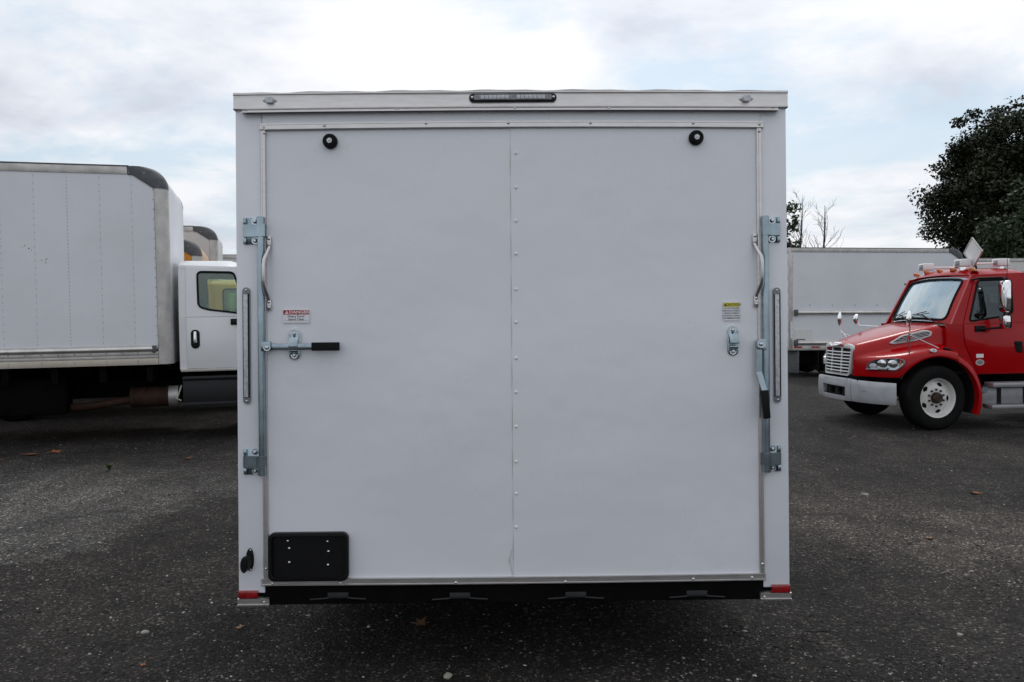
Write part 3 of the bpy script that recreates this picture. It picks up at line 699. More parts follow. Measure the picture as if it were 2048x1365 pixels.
# little side marker on the left wall
b = MB().lathe([(.0001, -.012), (.012, -.010), (.020, 0), (.020, .004)], (-hw + .002, .10, fp(474, 1062)[1]), (1, 0, 0), 14).build('side_marker', M_LENS, trailer)
# running gear and tongue
def wheel_simple(parent, x, y, z, r, w, out):
    t = MB().lathe([(r * .62, -w / 2), (r * .93, -w / 2), (r, -w * .35), (r, w * .35), (r * .93, w / 2), (r * .62, w / 2)], (x, y, z), (1, 0, 0), 28).build('wheel', M_TYRE, parent)
    MB().lathe([(r * .62, w * .45 * out), (r * .58, w * .40 * out), (r * .5, w * .25 * out), (r * .25, w * .35 * out), (.001, w * .40 * out)], (x, y, z), (1, 0, 0), 24).build('rim', M_RIM, t)
for yy in (1.75, 2.65):
    zz = -.3659 + .345 + yy * .0281
    for s_ in (-1, 1): wheel_simple(trailer, s_ * (hw - .17), yy, zz, .34, .2, s_)
    MB().tube([(-hw + .2, yy, zz), (hw - .2, yy, zz)], .04, 10).build('axle', M_FRAME, trailer)
    for s_ in (-1, 1): pass
MB().box(-hw + .2, hw - .2, .3, TL, -.02, .02).build('chassis', M_FRAME, trailer)
for s_ in (-1, 1): MB().tube([(s_ * .8, TL - .4, .03), (0, TL + 1.35, .03)], .045, 8).build('tongue_rail', M_FRAME, trailer)
MB().tube([(0, TL + 1.1, -.18), (0, TL + 1.1, .5)], .035, 12).build('tongue_jack', M_FRAME, trailer)

# ================================================================== CONVENTIONAL TRUCK CAB (local: x forward, y left, z up; origin on the ground under the front axle)
def ip(x, xs_, ys_): return float(np.interp(x, xs_, ys_))
def side_w(c): return 1.0 - max(0.0, c - 1.55) * 0.13
def truck_wheel(parent, a, bo, r, side, steer=0.0, rim_mat=None, detail=True, width=.27):
    """one road wheel; bo = outer face offset, side = +1 left / -1 right"""
    rim_mat = rim_mat or M_RIM
    w = empty('wheel', (a, bo, r), (0, 0, steer)); w.parent = parent
    s = side
    prof = [(.29, 0), (.30, -.004), (.315, -.0), (r - .14, .006), (r - .10, .012), (r - .05, .006), (r - .022, -.012), (r - .006, -.030), (r, -.05)]
    for g in range(4):
        y = -.05 - g * .045; prof += [(r, y - .030), (r - .012, y - .033), (r - .012, y - .042), (r, y - .045)]
    prof += [(r, -width + .04), (r - .02, -width + .012), (r - .1, -width), (.28, -width)]
    MB().lathe([(p, h * s) for p, h in prof], (0, 0, 0), (0, 1, 0), 48).build('tyre', M_TYRE, w)
    if detail:
        # dished disc with five oval hand holes
        def dish(r_): return ip(r_, [.07, .10, .155, .17, .21, .240, .252, .262, .278, .290, .297], [-.052, -.050, -.050, -.058, -.074, -.086, -.078, -.05, -.012, -.004, -.010])
        b = MB(); nth = 90; rr = [.075, .10, .13, .155, .163, .170, .177, .184, .191, .198, .205, .212, .219, .226, .233, .240, .247, .252, .262, .270, .278, .284, .290, .297]
        for r_ in rr:
            for k in range(nth):
                t = 2 * PI * k / nth; b.v.append((r_ * math.cos(t), dish(r_) * s, r_ * math.sin(t)))
        for i in range(len(rr) - 1):
            for k in range(nth):
                rm = (rr[i] + rr[i + 1]) / 2; tm = 2 * PI * (k + .5) / nth
                hole = False
                for q in range(5):
                    tq = R(72 * q + 40); dt = (tm - tq + PI) % (2 * PI) - PI
                    if ((rm - .205) / .026) ** 2 + (dt * .205 / .042) ** 2 < 1: hole = True
                if not hole: b.f.append((i * nth + k, i * nth + (k + 1) % nth, (i + 1) * nth + (k + 1) % nth, (i + 1) * nth + k))
        b.build('rim', rim_mat, w, smooth=45)
        MB().lathe([(.25, -.12 * s), (.06, -.12 * s)], (0, 0, 0), (0, 1, 0), 24).build('brake_drum', M_DARK, w)
        MB().lathe([(.085, -.05 * s), (.083, -.02 * s), (.070, .012 * s), (.055, .020 * s), (.050, .012 * s), (.001, .016 * s)], (0, 0, 0), (0, 1, 0), 24).build('hub', M_HUB, w)
        nut = MB().lathe([(.016, -.052 * s), (.016, -.028 * s), (.009, -.026 * s), (.009, -.016 * s), (.001, -.014 * s)], (0, 0, 0), (0, 1, 0), 6).mesh('lug_nut', M_HUB)
        for k in range(10):
            t = 2 * PI * (k + .5) / 10; link('lug_nut', nut, w, (.122 * math.cos(t), 0, .122 * math.sin(t)))
    else:
        MB().lathe([(.295, -.01 * s), (.27, -.05 * s), (.25, -.10 * s), (.13, -.10 * s), (.12, -.03 * s), (.001, -.03 * s)], (0, 0, 0), (0, 1, 0), 32).build('rim', rim_mat, w)
    return w

def make_cab(root, paint, near, glass_side, glass_ws, full, lift=0.0, rim=None, steer=0.0, mx=0.0):
    """hood, fenders, cab shell, doors, glass, bumper, grille; lift raises the bodywork over the axle"""
    Z = lift
    # ---- hood and front fenders, lofted across stations along the truck
    def wf(a): return ip(a, [.20, .34, .46, .56, .66, .76, .85, .92, .955], [1.185, 1.18, 1.15, 1.09, 1.00, .87, .71, .58, .50])
    def htop(a): return ip(a, [-.30, -.1, .2, .5, .75, .90, .955], [1.585, 1.555, 1.49, 1.40, 1.325, 1.275, 1.235])
    def w1(a): return ip(a, [-.30, .1, .5, .8, .955], [.86, .77, .655, .53, .45])
    def ft(a): return ip(a, [-.30, -.1, .1, .3, .5, .7, .85, .955], [1.17, 1.215, 1.215, 1.18, 1.135, 1.09, 1.06, 1.04])
    def bot(a):
        if abs(a) < .522: return .475 + math.sqrt(.6 ** 2 - a * a)
        return .772
    st = [-.30, -.22, -.1, 0, .1, .2, .3, .38, .44, .49, .53, .58, .64, .70, .76, .82, .87, .91, .935, .952]
    rows = []
    for a in st:
        hw_, ht, w, f_, bt = w1(a), htop(a), wf(a), ft(a), bot(a)
        f_ = max(f_, bt + .05); k = max(0.0, min(1.0, (a - .45) / .5))
        p3 = min(hw_ + .055 + .01 * (1 - k), w - .02)
        half = [(0, ht), (hw_ * .45, ht - .006), (hw_ * .80, ht - .024), (hw_ * .95, ht - .045), (hw_ + .012, ht - .085), (p3 - .012, (ht + f_) / 2 - .02), (p3, f_ + .035), (p3 + (w - p3) * .25, f_ + .012), (p3 + (w - p3) * .62, f_ - .004), (p3 + (w - p3) * .90, f_ - .035), (w, f_ - .085 if f_ - .085 > bt + .03 else bt + .03), (w + .004, bt + .02), (w - .002, bt), (w - .05, bt)]
        rows.append([(a, y, z + Z) for y, z in reversed(half)] + [(a, -y, z + Z) for y, z in half[1:]])
    b = MB().quadstrip(rows)
    n = len(rows[0]); base = (len(rows) - 1) * n
    # front face, dropped to the valance
    front = rows[-1]; rows_f = [front, [(.946, p[1] * .94, (p[2] - Z - 1.0) * .90 + 1.0 + Z) for p in front], [(.915, p[1] * .80, (p[2] - Z - 1.0) * .75 + 1.0 + Z) for p in front], [(.90, p[1] * .3, 1.0 + Z) for p in front]]
    b.quadstrip(rows_f)
    hood = b.build('hood', paint, root, smooth=70)
    sm = hood.modifiers.new('subsurf', 'SUBSURF'); sm.levels = 1; sm.render_levels = 2
    # rear quarter of the fender behind the wheel, and the dark wheel housing
    for s in (1, -1):
        rows = []
        for ph in np.linspace(R(98), R(204), 22):
            k = (ph - R(98)) / R(106); ex = .13 * (1 - k) ** 2
            rows.append([(r_ * math.cos(ph), s * y, .475 + r_ * math.sin(ph) + Z) for r_, y in ((.74 + ex * .3, .98), (.70 + ex * .2, 1.10), (.665, 1.165), (.635, 1.184), (.604, 1.184), (.600, 1.16), (.600, 1.08))])
        MB().quadstrip(rows).build('fender', paint, root, smooth=60)
        rows = []
        for ph in np.linspace(R(28), R(204), 20):
            rows.append([(.607 * math.cos(ph), s * y, .475 + .607 * math.sin(ph) + Z) for y in (1.15, .5)])
        MB().quadstrip(rows).build('wheel_housing', M_DARK, root)
    MB().box(-.45, .80, -.5, .5, .55 + Z, 1.15 + Z).build('engine', M_DARK, root)
    # ---- grille
    g0, g1, gl, gh = .455, .42, .80, 1.225
    def gmap(u, v, w): return (1.0 - .035 * (u / .46) ** 2 + w - (v - .8) * .07, u, v + Z)
    outer = densify(round_poly([(-.48, 1.235), (-.30, 1.265), (-.22, 1.215), (.22, 1.215), (.30, 1.265), (.48, 1.235), (.445, .770), (-.445, .770)], [.05, .03, .03, .03, .03, .05, .06, .06]), .06)
    inner = densify(round_poly([(-.435, 1.195), (.435, 1.195), (.405, .805), (-.405, .805)], .03), .06)
    gr = MB().prism(outer, [inner], gmap, -.02, .022).build('grille', M_GRIL, root, bevel=.006)
    MB().prism(densify(round_poly([(-.46, 1.215), (.46, 1.215), (.425, .785), (-.425, .785)], .03), .06), [], gmap, -.015, -.004).build('radiator_screen', M_DARK, gr, smooth=0)
    for k in range(7):
        z = .838 + k * .049; hwg = .408 + (z - .81) / .375 * .03
        rws = []
        for u in np.linspace(-hwg, hwg, 15):
            rws.append([gmap(u, z - .012, .004), gmap(u, z - .009, .020), gmap(u, z + .005, .016), gmap(u, z + .008, .004)])
        MB().quadstrip(rws).build('grille_bar', M_GRIL, gr)
    for u in (-.17, .17):
        rws = [[gmap(u + q, z, w) for q, w in ((-.02, .0), (-.02, .012), (.02, .012), (.02, 0))] for z in np.linspace(.80, 1.19, 6)]
        MB().quadstrip(rws).build('grille_post', M_GRIL, gr)
    if full:
        em = MB().prism([(.10 * math.cos(a), .032 * math.sin(a)) for a in np.linspace(0, 2 * PI, 24, endpoint=False)], [], lambda u, v, w: (.985 + w - v * .5, u, 1.255 + v * .86 + Z), -.03, .016).build('emblem', M_CHR, root, bevel=.004)
        text_mesh('lettering', 'FREIGHTLINER', .021, M_INK, em, (1.0025, 0, 1.255 + Z), (R(60), 0, PI / 2), .0002, .95)
    # ---- bumper wrapped along a plan curve
    cur = [Vector(p) for p in ((1.035, 0), (1.03, .3), (1.005, .56), (.955, .74), (.84, .93), (.70, 1.07), (.56, 1.165))]
    cl_ = [0.0]
    for i in range(1, len(cur)): cl_.append(cl_[-1] + (cur[i] - cur[i - 1]).length)
    def plan(u):
        s = 1 if u >= 0 else -1; au = min(abs(u), cl_[-1])
        x = ip(au, cl_, [p.x for p in cur]); y = ip(au, cl_, [p.y for p in cur])
        au2 = min(au + .02, cl_[-1]); au1 = max(au - .02, 0)
        tx = ip(au2, cl_, [p.x for p in cur]) - ip(au1, cl_, [p.x for p in cur]); ty = ip(au2, cl_, [p.y for p in cur]) - ip(au1, cl_, [p.y for p in cur])
        nn = Vector((ty, -tx)).normalized()
        return x, y, nn, s
    def bmap(u, v, w):
        x, y, nn, s = plan(u); bulge = .012 * math.sin(max(0, min(1, (v - .385) / .335)) * PI)
        return (x + nn.x * (w + bulge), s * (y + nn.y * (w + bulge)), v + Z)
    def strips(outer_fn, u0, u1, hole=None, n=18):
        """bumper skin split in vertical strips so that it bends cleanly"""
        b_ = MB(); us = list(np.linspace(u0, u1, n))
        for q0, q1 in zip(us[:-1], us[1:]):
            (l0, h0), (l1, h1) = outer_fn(q0), outer_fn(q1)
            um = (q0 + q1) / 2
            segs = [(l0, h0, l1, h1)]
            if hole and hole[0] < um < hole[1]: segs = [(l0, hole[2], l1, hole[2]), (hole[3], h0, hole[3], h1)]
            for (p0, p1, p2, p3) in segs:
                zz = 5
                rws = [[bmap(q0, p0 + (p1 - p0) * t, .0) for t in np.linspace(0, 1, zz)], [bmap(q1, p2 + (p3 - p2) * t, .0) for t in np.linspace(0, 1, zz)]]
                b_.quadstrip(rws)
        return b_
    def ctr(u): return (.388 + .010 * abs(u), .735)
    bp = strips(ctr, -.558, .558, (-.40, .40, .452, .602), 23).build('bumper', M_SILV, root, smooth=40)
    so_ = bp.modifiers.new('thick', 'SOLIDIFY'); so_.thickness = .03; so_.offset = 0; bv = bp.modifiers.new('bev', 'BEVEL'); bv.width = .008; bv.segments = 2
    MB().prism(densify(rrect(-.42, .42, .43, .62, .02), .08), [], lambda u, v, w: (.97 + w, u, v + Z), -.1, 0).build('bumper_slot', M_DARK, bp)
    for u in (-.18, .1): MB().box(.972, 1.0, u - .05, u + .05, .47 + Z, .57 + Z).build('tow_hook', M_FRAME, bp, bevel=.01)
    for s in (1, -1):
        end = cl_[-1]
        def wing(u):
            t = max(0, (abs(u) - .564) / (end - .564)); return (.394 - .02 * t, .728 - .03 * t)
        bw_ = strips(wing, s * .564, s * (end - .055), None, 10).build('bumper_wing', M_SILV, root, smooth=40)
        so_ = bw_.modifiers.new('thick', 'SOLIDIFY'); so_.thickness = .03; so_.offset = 0; bv = bw_.modifiers.new('bev', 'BEVEL'); bv.width = .008; bv.segments = 2
        if full and s == near:
            MB().prism([(0, 0), (.075, .006), (.085, .014), (.04, .012)], [], lambda u, v, w: bmap(.78 + u, .555 + v, .018 + w), 0, .002).build('scrape', mat('scraped paint', (0.30, 0.16, 0.05), .7), bw_, smooth=0)
    MB().box(.70, .985, -.7, .7, .70 + Z, .775 + Z).build('bumper_shelf', M_FRAME, root)
    # ---- headlights following the fender corner
    hc = [Vector(p) for p in ((.895, .66), (.83, .795), (.755, .915), (.665, 1.035), (.575, 1.115), (.49, 1.168))]
    hl_ = [0.0]
    for i in range(1, len(hc)): hl_.append(hl_[-1] + (hc[i] - hc[i - 1]).length)
    HL = hl_[-1]
    for s in (1, -1):
        def hm(u, v, w):
            t = u * HL; x = ip(t, hl_, [p.x for p in hc]); y = ip(t, hl_, [p.y for p in hc])
            return (x + .014 + w * .8, s * (y + .010 + w * .6), v + Z)
        o1 = round_poly([(0.12, .892), (.15, .955), (.25, 1.01), (.46, 1.052), (.82, 1.066), (.98, 1.04), (1.0, .99), (.93, .935), (.82, .890)], [.01, .03, .04, .05, .05, .04, .04, .04, .03])
        ho = MB(); us = densify(o1, .05)
        ho.prism(us, [], hm, -.03, .004)
        hd_ = ho.build('headlight', mat('lamp housing', (.42, .43, .45), .3, .5, .3, 20), root, smooth=30)
        def sh(k): cxu = sum(p[0] for p in o1) / len(o1); cv = sum(p[1] for p in o1) / len(o1); return [(cxu + (p[0] - cxu) * k, cv + (p[1] - cv) * k) for p in o1]
        for (uc, vc, ru, rv, mm) in ((.52, .985, .105, .055, M_CHR), (.755, .985, .10, .055, M_CHR), (.31, .945, .09, .038, M_LENS)):
            MB().prism([(uc + ru * math.cos(a), vc + rv * math.sin(a)) for a in np.linspace(0, 2 * PI, 20, endpoint=False)], [], hm, .0, .010).build('reflector', mm, hd_, bevel=.004)
        MB().prism([(.885, .93), (.93, .955), (.965, 1.00), (.955, 1.03), (.90, 1.03)], [], hm, .0, .010).build('amber_marker', M_AMBER, hd_)
        MB().prism([(.40, .90), (.62, .90), (.66, .925), (.40, .925)], [], hm, .0, .011).build('turn_lamp', M_LENS, hd_)
        MB().prism(densify(sh(.97), .05), [], hm, .012, .017).build('lamp_cover', G_LAMP, hd_, smooth=40)
    # ---- cab shell
    BK = -1.50
    def smap(s): return lambda u, v, w: (u, s * (side_w(v) + w), v + Z)
    win = round_poly([(-.565, 1.585), (-.745, 2.195), (-1.245, 2.205), (-1.235, 1.70), (-1.10, 1.655)], [.05, .06, .07, .14, .05], 6)
    for s in (1, -1):
        up_ = [(-.30, 1.55), (-.665, 2.275), (BK, 2.30), (BK, 1.55)]
        MB().prism(densify(up_, .3), [win], smap(s), -.045, 0).build('cab_side', paint, root, smooth=0)
        MB().prism([(-.23, 1.55), (-.23, 1.10), (-.50, .98), (-.66, .80), (BK, .80), (BK, 1.55)], [], smap(s), -.045, -.0).build('cab_side', paint, root, smooth=0)
        # door leaf standing proud with its shut line
        dr = MB().prism(densify([(-.475, 1.548), (-.50, 1.24), (-.70, .815), (-1.40, .815), (-1.40, 1.548)], .4), [], smap(s), .004, .016).build('door', paint, root, bevel=.006)
        MB().prism(densify([(-.478, 1.553), (-.705, 2.255), (-1.40, 2.265), (-1.40, 1.553)], .3), [[(p[0], p[1]) for p in win]], smap(s), .004, .015).build('window_frame', paint, dr, bevel=.004)
        ring = [smap(s)(p[0], p[1], .016) for p in win]; MB().tube(ring + [ring[0], ring[1]], .015, 6, False).build('window_seal', M_RUB, dr)
        MB().prism([(-.52, 1.565), (-.72, 2.23), (-1.28, 2.23), (-1.28, 1.565)], [], smap(s), -.012, -.008).build('window_pane', glass_side, dr, smooth=0)
        # moulded crease on the door and the handle pocket
        if full:
            MB().prism(round_poly([(-1.24, 1.28), (-1.37, 1.28), (-1.37, 1.10), (-1.27, 1.12)], .03), [], smap(s), .012, .021).build('handle_pocket', M_BLK, dr, bevel=.004)
            MB().prism(round_poly([(-1.26, 1.262), (-1.345, 1.262), (-1.345, 1.235), (-1.26, 1.235)], .01), [], smap(s), .022, .034).build('door_handle', M_BLK, dr, bevel=.004)
        else:
            MB().prism(rrect(-1.345, -1.225, 1.10, 1.37, .055, 6), [], smap(s), .012, .024).build('handle_pocket', M_BLK, dr, bevel=.004)
            MB().prism(round_poly([(-1.302, 1.345), (-1.268, 1.345), (-1.262, 1.18), (-1.308, 1.18)], .012), [], smap(s), .025, .040).build('door_handle', M_CHR, dr, bevel=.005)
    # windshield surface
    def ws(s_, t):
        bw_ = .895; tw_ = .855
        x = (-.20 - .13 * s_ * s_) * (1 - t) + (-.615 - .085 * s_ * s_) * t
        z = (1.585 - .045 * s_ * s_) * (1 - t) + (2.31 - .045 * s_ * s_) * t
        bul = .03 * math.sin(t * PI)
        return Vector((x + bul * .8, s_ * (bw_ * (1 - t) + tw_ * t), z + bul * .4 + Z))
    def wmap(u, v, w):
        p = ws(u, v); return p + Vector((.80, u * .25, .55)).normalized() * w
    hole = densify(round_poly([(-.90, .07), (.90, .07), (.88, .90), (-.88, .90)], [.14, .14, .10, .10], 6), .12)
    outer = densify([(-1.05, -.03), (1.05, -.03), (1.06, 1.03), (-1.06, 1.03)], .1)
    MB().prism(outer, [hole], wmap, -.04, 0).build('windshield_frame', paint, root, smooth=50)
    wsg = MB().quadstrip([[wmap(u, v, -.012) for u in np.linspace(-.95, .95, 21)] for v in np.linspace(.03, .95, 11)]).build('windshield', glass_ws, root, smooth=80)
    ring = [wmap(p[0], p[1], .004) for p in hole]; MB().tube(ring + [ring[0], ring[1]], .017, 6, False).build('seal', M_RUB, wsg)
    # cowl between hood and glass
    MB().quadstrip([[(-.12 - .12 * (u / .9) ** 2, u, 1.555 - .03 * (u / .9) ** 2 + Z) for u in np.linspace(-.93, .93, 11)], [(-.33 - .10 * (u / .9) ** 2, u, 1.60 - .03 * (u / .9) ** 2 + Z) for u in np.linspace(-.93, .93, 11)]]).build('cowl', M_BLK, root)
    for (u0, u1) in ((.10, .62), (-.62, -.10)):
        p0 = wmap(u1, .03, .03); p1 = wmap(u0 - .0, .14, .022)
        wp = MB().tube([p0, p0.lerp(p1, .5) + Vector((0, 0, .03)), p1], [.012, .009, .006], 6).build('wiper', M_BLK, root)
        q0, q1 = wmap(u0 - .28, .09, .018), wmap(u0 + .30, .20, .018); MB().tube([q0, q1], .007, 6).build('blade', M_BLK, wp)
    # roof
    rows = []
    for a in (-.60, -.63, -.70, -.80, -1.0, -1.25, -1.42, -1.48, BK):
        e = min(1.0, max(0.0, (-.60 - a) / .16)); e2 = min(1.0, (a - BK) / .06)
        rows.append([(a - (.10 * (u ** 2) if a > -.75 else 0), u * .915, 2.262 + Z + (.018 + .10 * (e ** .6) * (.45 + .55 * min(1, e2 + .5))) * (1 - abs(u) ** 5) + .02 * (1 - u * u)) for u in np.linspace(-1, 1, 21)])
    MB().quadstrip(rows).build('roof', paint, root, smooth=70)
    # back wall with a window, floor, dash, seats
    MB().prism([(-.95, .80), (.95, .80), (.90, 2.29), (-.90, 2.29)], [rrect(-.62, .62, 1.68, 2.12, .05)], lambda u, v, w: (BK + w, u, v + Z), -.0, .03).build('back_wall', paint, root, smooth=0)
    MB().box(BK + .03, -.25, -.94, .94, .80 + Z, .84 + Z).build('cab_floor', M_DARK, root)
    MB().box(-.62, -.33, -.92, .92, 1.15 + Z, 1.52 + Z).build('dashboard', M_DARK, root, bevel=.06, seg=3)
    for s in (1, -1):
        st_ = MB().box(-1.32, -.86, s * .47 - .24, s * .47 + .24, 1.08 + Z, 1.24 + Z).build('seat', M_SEAT, root, bevel=.04)
        MB().box(-1.40, -1.26, s * .47 - .24, s * .47 + .24, 1.2 + Z, 1.86 + Z).build('backrest', M_SEAT, st_, bevel=.04)
    ring = [(-.80 + .10 * math.sin(t), .47 + .21 * math.cos(t), 1.50 + .18 * math.sin(t) + Z) for t in np.linspace(0, 2 * PI, 25)]
    MB().tube(ring, .014, 8, False).build('steering_wheel', M_BLK, root)
    # axle + front wheels
    for s in (1, -1): truck_wheel(root, 0, s * 1.165, .475, s, steer, rim, full)
    MB().tube([(0, -1, .45), (0, 1, .45)], .06, 10).build('front_axle', M_FRAME, root)
    # mirrors
    for s in (1, -1):
        y0 = s * 1.02; y1 = s * 1.24
        ar = MB().tube([(-.66, s * .93, 2.20 + Z), (-.68, s * 1.05, 2.215 + Z), (-.93 + mx, s * 1.21, 2.215 + Z), (-.95 + mx, y1, 2.19 + Z), (-.95 + mx, y1, 1.52 + Z), (-.94 + mx, y1, 1.49 + Z), (-.75, s * 1.06, 1.47 + Z), (-.70, y0, 1.47 + Z)], .016, 8).build('mirror_arm', M_BLK, root)
        MB().box(-.80, -.64, s * 1.02 - .012, s * 1.02 + .022 * s if s > 0 else s * 1.02 + .012, 1.43 + Z, 1.52 + Z).build('mirror_mount', M_BLK, ar, bevel=.01)
        for (zm, hh, ww, thk) in ((1.94, .235, .11, .085), (1.575, .10, .10, .075)):
            rws = []
            for q in np.linspace(0, PI / 2, 6):
                rws.append([(-.955 + mx + thk * math.sin(q), y1 + .03 * s + px2 * math.cos(q) ** .5, zm + pz2 * math.cos(q) ** .35 + Z) for px2, pz2 in rrect(-ww, ww, -hh, hh, .05, 3)])
            mr = MB().quadstrip(rws, True).build('mirror', M_CHR, root, smooth=60)
            MB().prism(rrect(-ww, ww, -hh, hh, .05, 3), [], lambda u, v, w: (-.957 + mx + w, y1 + .03 * s + u, zm + v + Z), -.02, 0).build('mirror_back', M_BLK, mr)
    return wsg

def rear_axle(root, a, r=.475, rim=None):
    for s in (1, -1):
        truck_wheel(root, a, s * 1.165, r, s, 0, rim, False)
        truck_wheel(root, a, s * .855, r, s, 0, rim, False)
    MB().tube([(a, -1, r), (a, 1, r)], .075, 10).build('rear_axle', M_FRAME, root)
    MB().lathe([(.05, -.2), (.19, -.1), (.21, 0), (.19, .1), (.05, .2)], (a, 0, r), (1, 0, 0), 16).build('differential', M_FRAME, root)

# ================================================================== RED TRUCK
PSI = R(3.0)
red = empty('truck', (6.145, 13.525, 0), (0, R(0.35), PI + PSI))
tag(red, 'red heavy truck with silver bumper and white strobe lights on its cab roof', 'truck')
make_cab(red, M_RED, 1, G_SIDE, G_WS, True, 0.0, M_RIM, R(7))
# vents on the hood sides with slats
for s in (1, -1):
    def vm(u, v, w):
        a = .50 - u * .58; yb = ip(a, [-.3, .1, .5], [.905, .818, .708]) - (v - 1.30) * .06
        return (a, s * (yb + w), 1.31 + (v - 1.315) * 1.25 + u * .10)
    ol = round_poly([(0.0, 1.285), (.30, 1.355), (.85, 1.375), (1.0, 1.335), (.97, 1.29), (.65, 1.265), (.1, 1.262)], [.02, .06, .06, .05, .05, .06, .04])
    il = round_poly([(.08, 1.287), (.33, 1.340), (.83, 1.357), (.945, 1.33), (.92, 1.297), (.64, 1.28), (.15, 1.277)], [.02, .06, .06, .03, .03, .06, .04])
    sv = MB().prism(densify(ol, .05), [densify(il, .05)], vm, -.02, .018).build('side_vent', M_GRIL, red, bevel=.003)
    MB().prism(densify(ol, .05), [], vm, -.02, .004).build('vent_back', M_DARK, sv, smooth=0)
    for k in range(4):
        v0 = 1.287 + k * .017
        rws = [[vm(u, v0 + q + .012 * (u - .5), w) for q, w in ((0, .005), (.001, .015), (.006, .015), (.007, .005))] for u in np.linspace(.12 + .09 * k, .95 - .02 * k, 7)]
        MB().quadstrip(rws).build('vent_slat', M_GRIL, sv)
    MB().tube([(-.10, s * 1.135, 1.20), (-.20, s * 1.12, 1.175), (-.42, s * 1.075, 1.06)], [.016, .020, .014], 8).build('hood_latch', M_RUB, red)
    # fender lamp
    fl = MB().prism([(.048 * math.cos(a), .026 * math.sin(a)) for a in np.linspace(0, 2 * PI, 20, endpoint=False)], [], lambda u, v, w: (.075 - u, s * (1.172 + w - v * .5), 1.172 + v), -.02, .012).build('fender_lamp', M_LENS, red, bevel=.004)
    MB().prism([(.018 * math.cos(a), .012 * math.sin(a)) for a in np.linspace(0, 2 * PI, 12, endpoint=False)], [], lambda u, v, w: (.075 - u, s * (1.172 + w - v * .5), 1.172 + v), .013, .016).build('bulb', M_LENSG, fl)
    # fender mirrors on rods
    hx, hy, hz = (.40, s * 1.12, 1.60)
    fm = MB().tube([(.40, s * 1.10, 1.04), (.405, s * 1.13, 1.30), (.41, s * 1.15, 1.72)], .010, 8).build('hood_mirror', M_CHR, red)
    MB().tube([(.41, s * 1.145, 1.40), (.0, s * 1.08, 1.225), (-.13, s * 1.06, 1.17)], .009, 8).build('brace', M_CHR, fm)
    MB().tube([(.41, s * 1.145, 1.44), (.36, s * .98, 1.30)], .009, 8).build('brace', M_CHR, fm)
    MB().lathe([(.001, .0), (.10, .0), (.118, .010), (.120, .020), (.100, .036), (.05, .050), (.001, .054)], (.405, s * 1.15, 1.64), (1, -.32, .05), 28).build('mirror_head', M_CHR, fm)
# second small mirror on the far fender
fm = MB().tube([(-.05, -.72, 1.50), (.14, -1.02, 1.52), (.16, -1.06, 1.63)], .009, 8).build('hood_mirror', M_CHR, red)
MB().lathe([(.001, .0), (.075, .0), (.088, .012), (.085, .03), (.05, .06), (.001, .068)], (.155, -1.06, 1.63), (1, -.32, .05), 24).build('mirror_head', M_CHR, fm)
# roof markers, light bars, antenna, diamond placard frame
for k, (a, y) in enumerate(((-.72, -.78), (-.685, -.40), (-.68, 0.0), (-.68, .36), (-.72, .80))):
    b = MB(); rws = []
    for q in np.linspace(0, 1, 6):
        rws.append([(a + .03 + (-.075 + .05 * q) * 1.0 + (.085 - .05 * q) * math.cos(t) * .8, y + .062 * math.sqrt(1 - q * q * .98) * math.sin(t), 2.345 + .058 * q + (.012 if abs(y) < .5 else -.012)) for t in np.linspace(0, 2 * PI, 16, endpoint=False)])
    b.quadstrip(rws, True); b.f.append(tuple(80 + i for i in range(16))); b.build('roof_marker_light', M_AMBER, red, smooth=60)
for s in (1, -1):
    y0 = s * .52
    brk = MB().tube([(-.80, y0, 2.462), (-1.36, y0, 2.462)], .012, 8).build('light_rail', M_CHR, red)
    for x0 in (-.76, -1.36):
        sl = MB().box(x0 - .085, x0 + .085, y0 - .10, y0 + .10, 2.415, 2.53).build('strobe_light', M_WHITE, red, bevel=.018, seg=3)
        MB().box(x0 + .0855, x0 + .089, y0 - .055, y0 + .055, 2.435, 2.505).build('lens', M_LENSG, sl, bevel=.001)
        MB().box(x0 - .03, x0 + .03, y0 - .03, y0 + .03, 2.36, 2.414).build('foot', M_CHR, sl)
pl = empty('placard_frame', (-.86, .62, 2.63), (0, R(4), R(9))); pl.parent = red
dm = [(0, .215), (.185, 0), (0, -.215), (-.185, 0)]
MB().prism(dm, [], lambda u, v, w: (w, u, v), -.006, 0).build('placard', M_WHITE, pl, smooth=0)
MB().prism([(p[0] * 1.06, p[1] * 1.06) for p in dm], [[(p[0] * .97, p[1] * .97) for p in dm]], lambda u, v, w: (w, u, v), -.014, .010).build('frame', M_ALU2, pl, smooth=0)
MB().tube([(-.02, 0, -.16), (-.04, .02, -.32)], .014, 8).build('stem', M_BLK, pl)
MB().tube([(-.96, 1.26, 2.17), (-.97, 1.27, 2.25), (-.975, 1.28, 3.05)], [.009, .004, .0025], 6).build('antenna', M_BLK, red)
# door stickers
def dmap(u, v, w): return (u, 1.0 + w, v)
MB().prism([(-.775, 1.045), (-.665, 1.045), (-.665, 1.10), (-.775, 1.10)], [], dmap, .016, .0185).build('white_decal', M_STK, red, smooth=0)
rd = MB().prism([(-.72 + .066 * math.cos(a), .975 + .046 * math.sin(a)) for a in np.linspace(0, 2 * PI, 24, endpoint=False)], [], dmap, .016, .0185).build('round_decal', mat('grey decal', (.42, .42, .42), .5), red, smooth=0)
MB().prism([(-.72 + .045 * math.cos(a), .975 + .028 * math.sin(a)) for a in np.linspace(0, 2 * PI, 20, endpoint=False)], [], dmap, .0186, .0192).build('decal_centre', mat('grey decal dark', (.20, .20, .20), .5), rd, smooth=0)
# interior sheet of paper seen through the windshield and a roof console
MB().box(-.62, -.60, .12, .46, 1.62, 1.98).build('paper', mat('pale paper', (.55, .75, .70), .8), red)
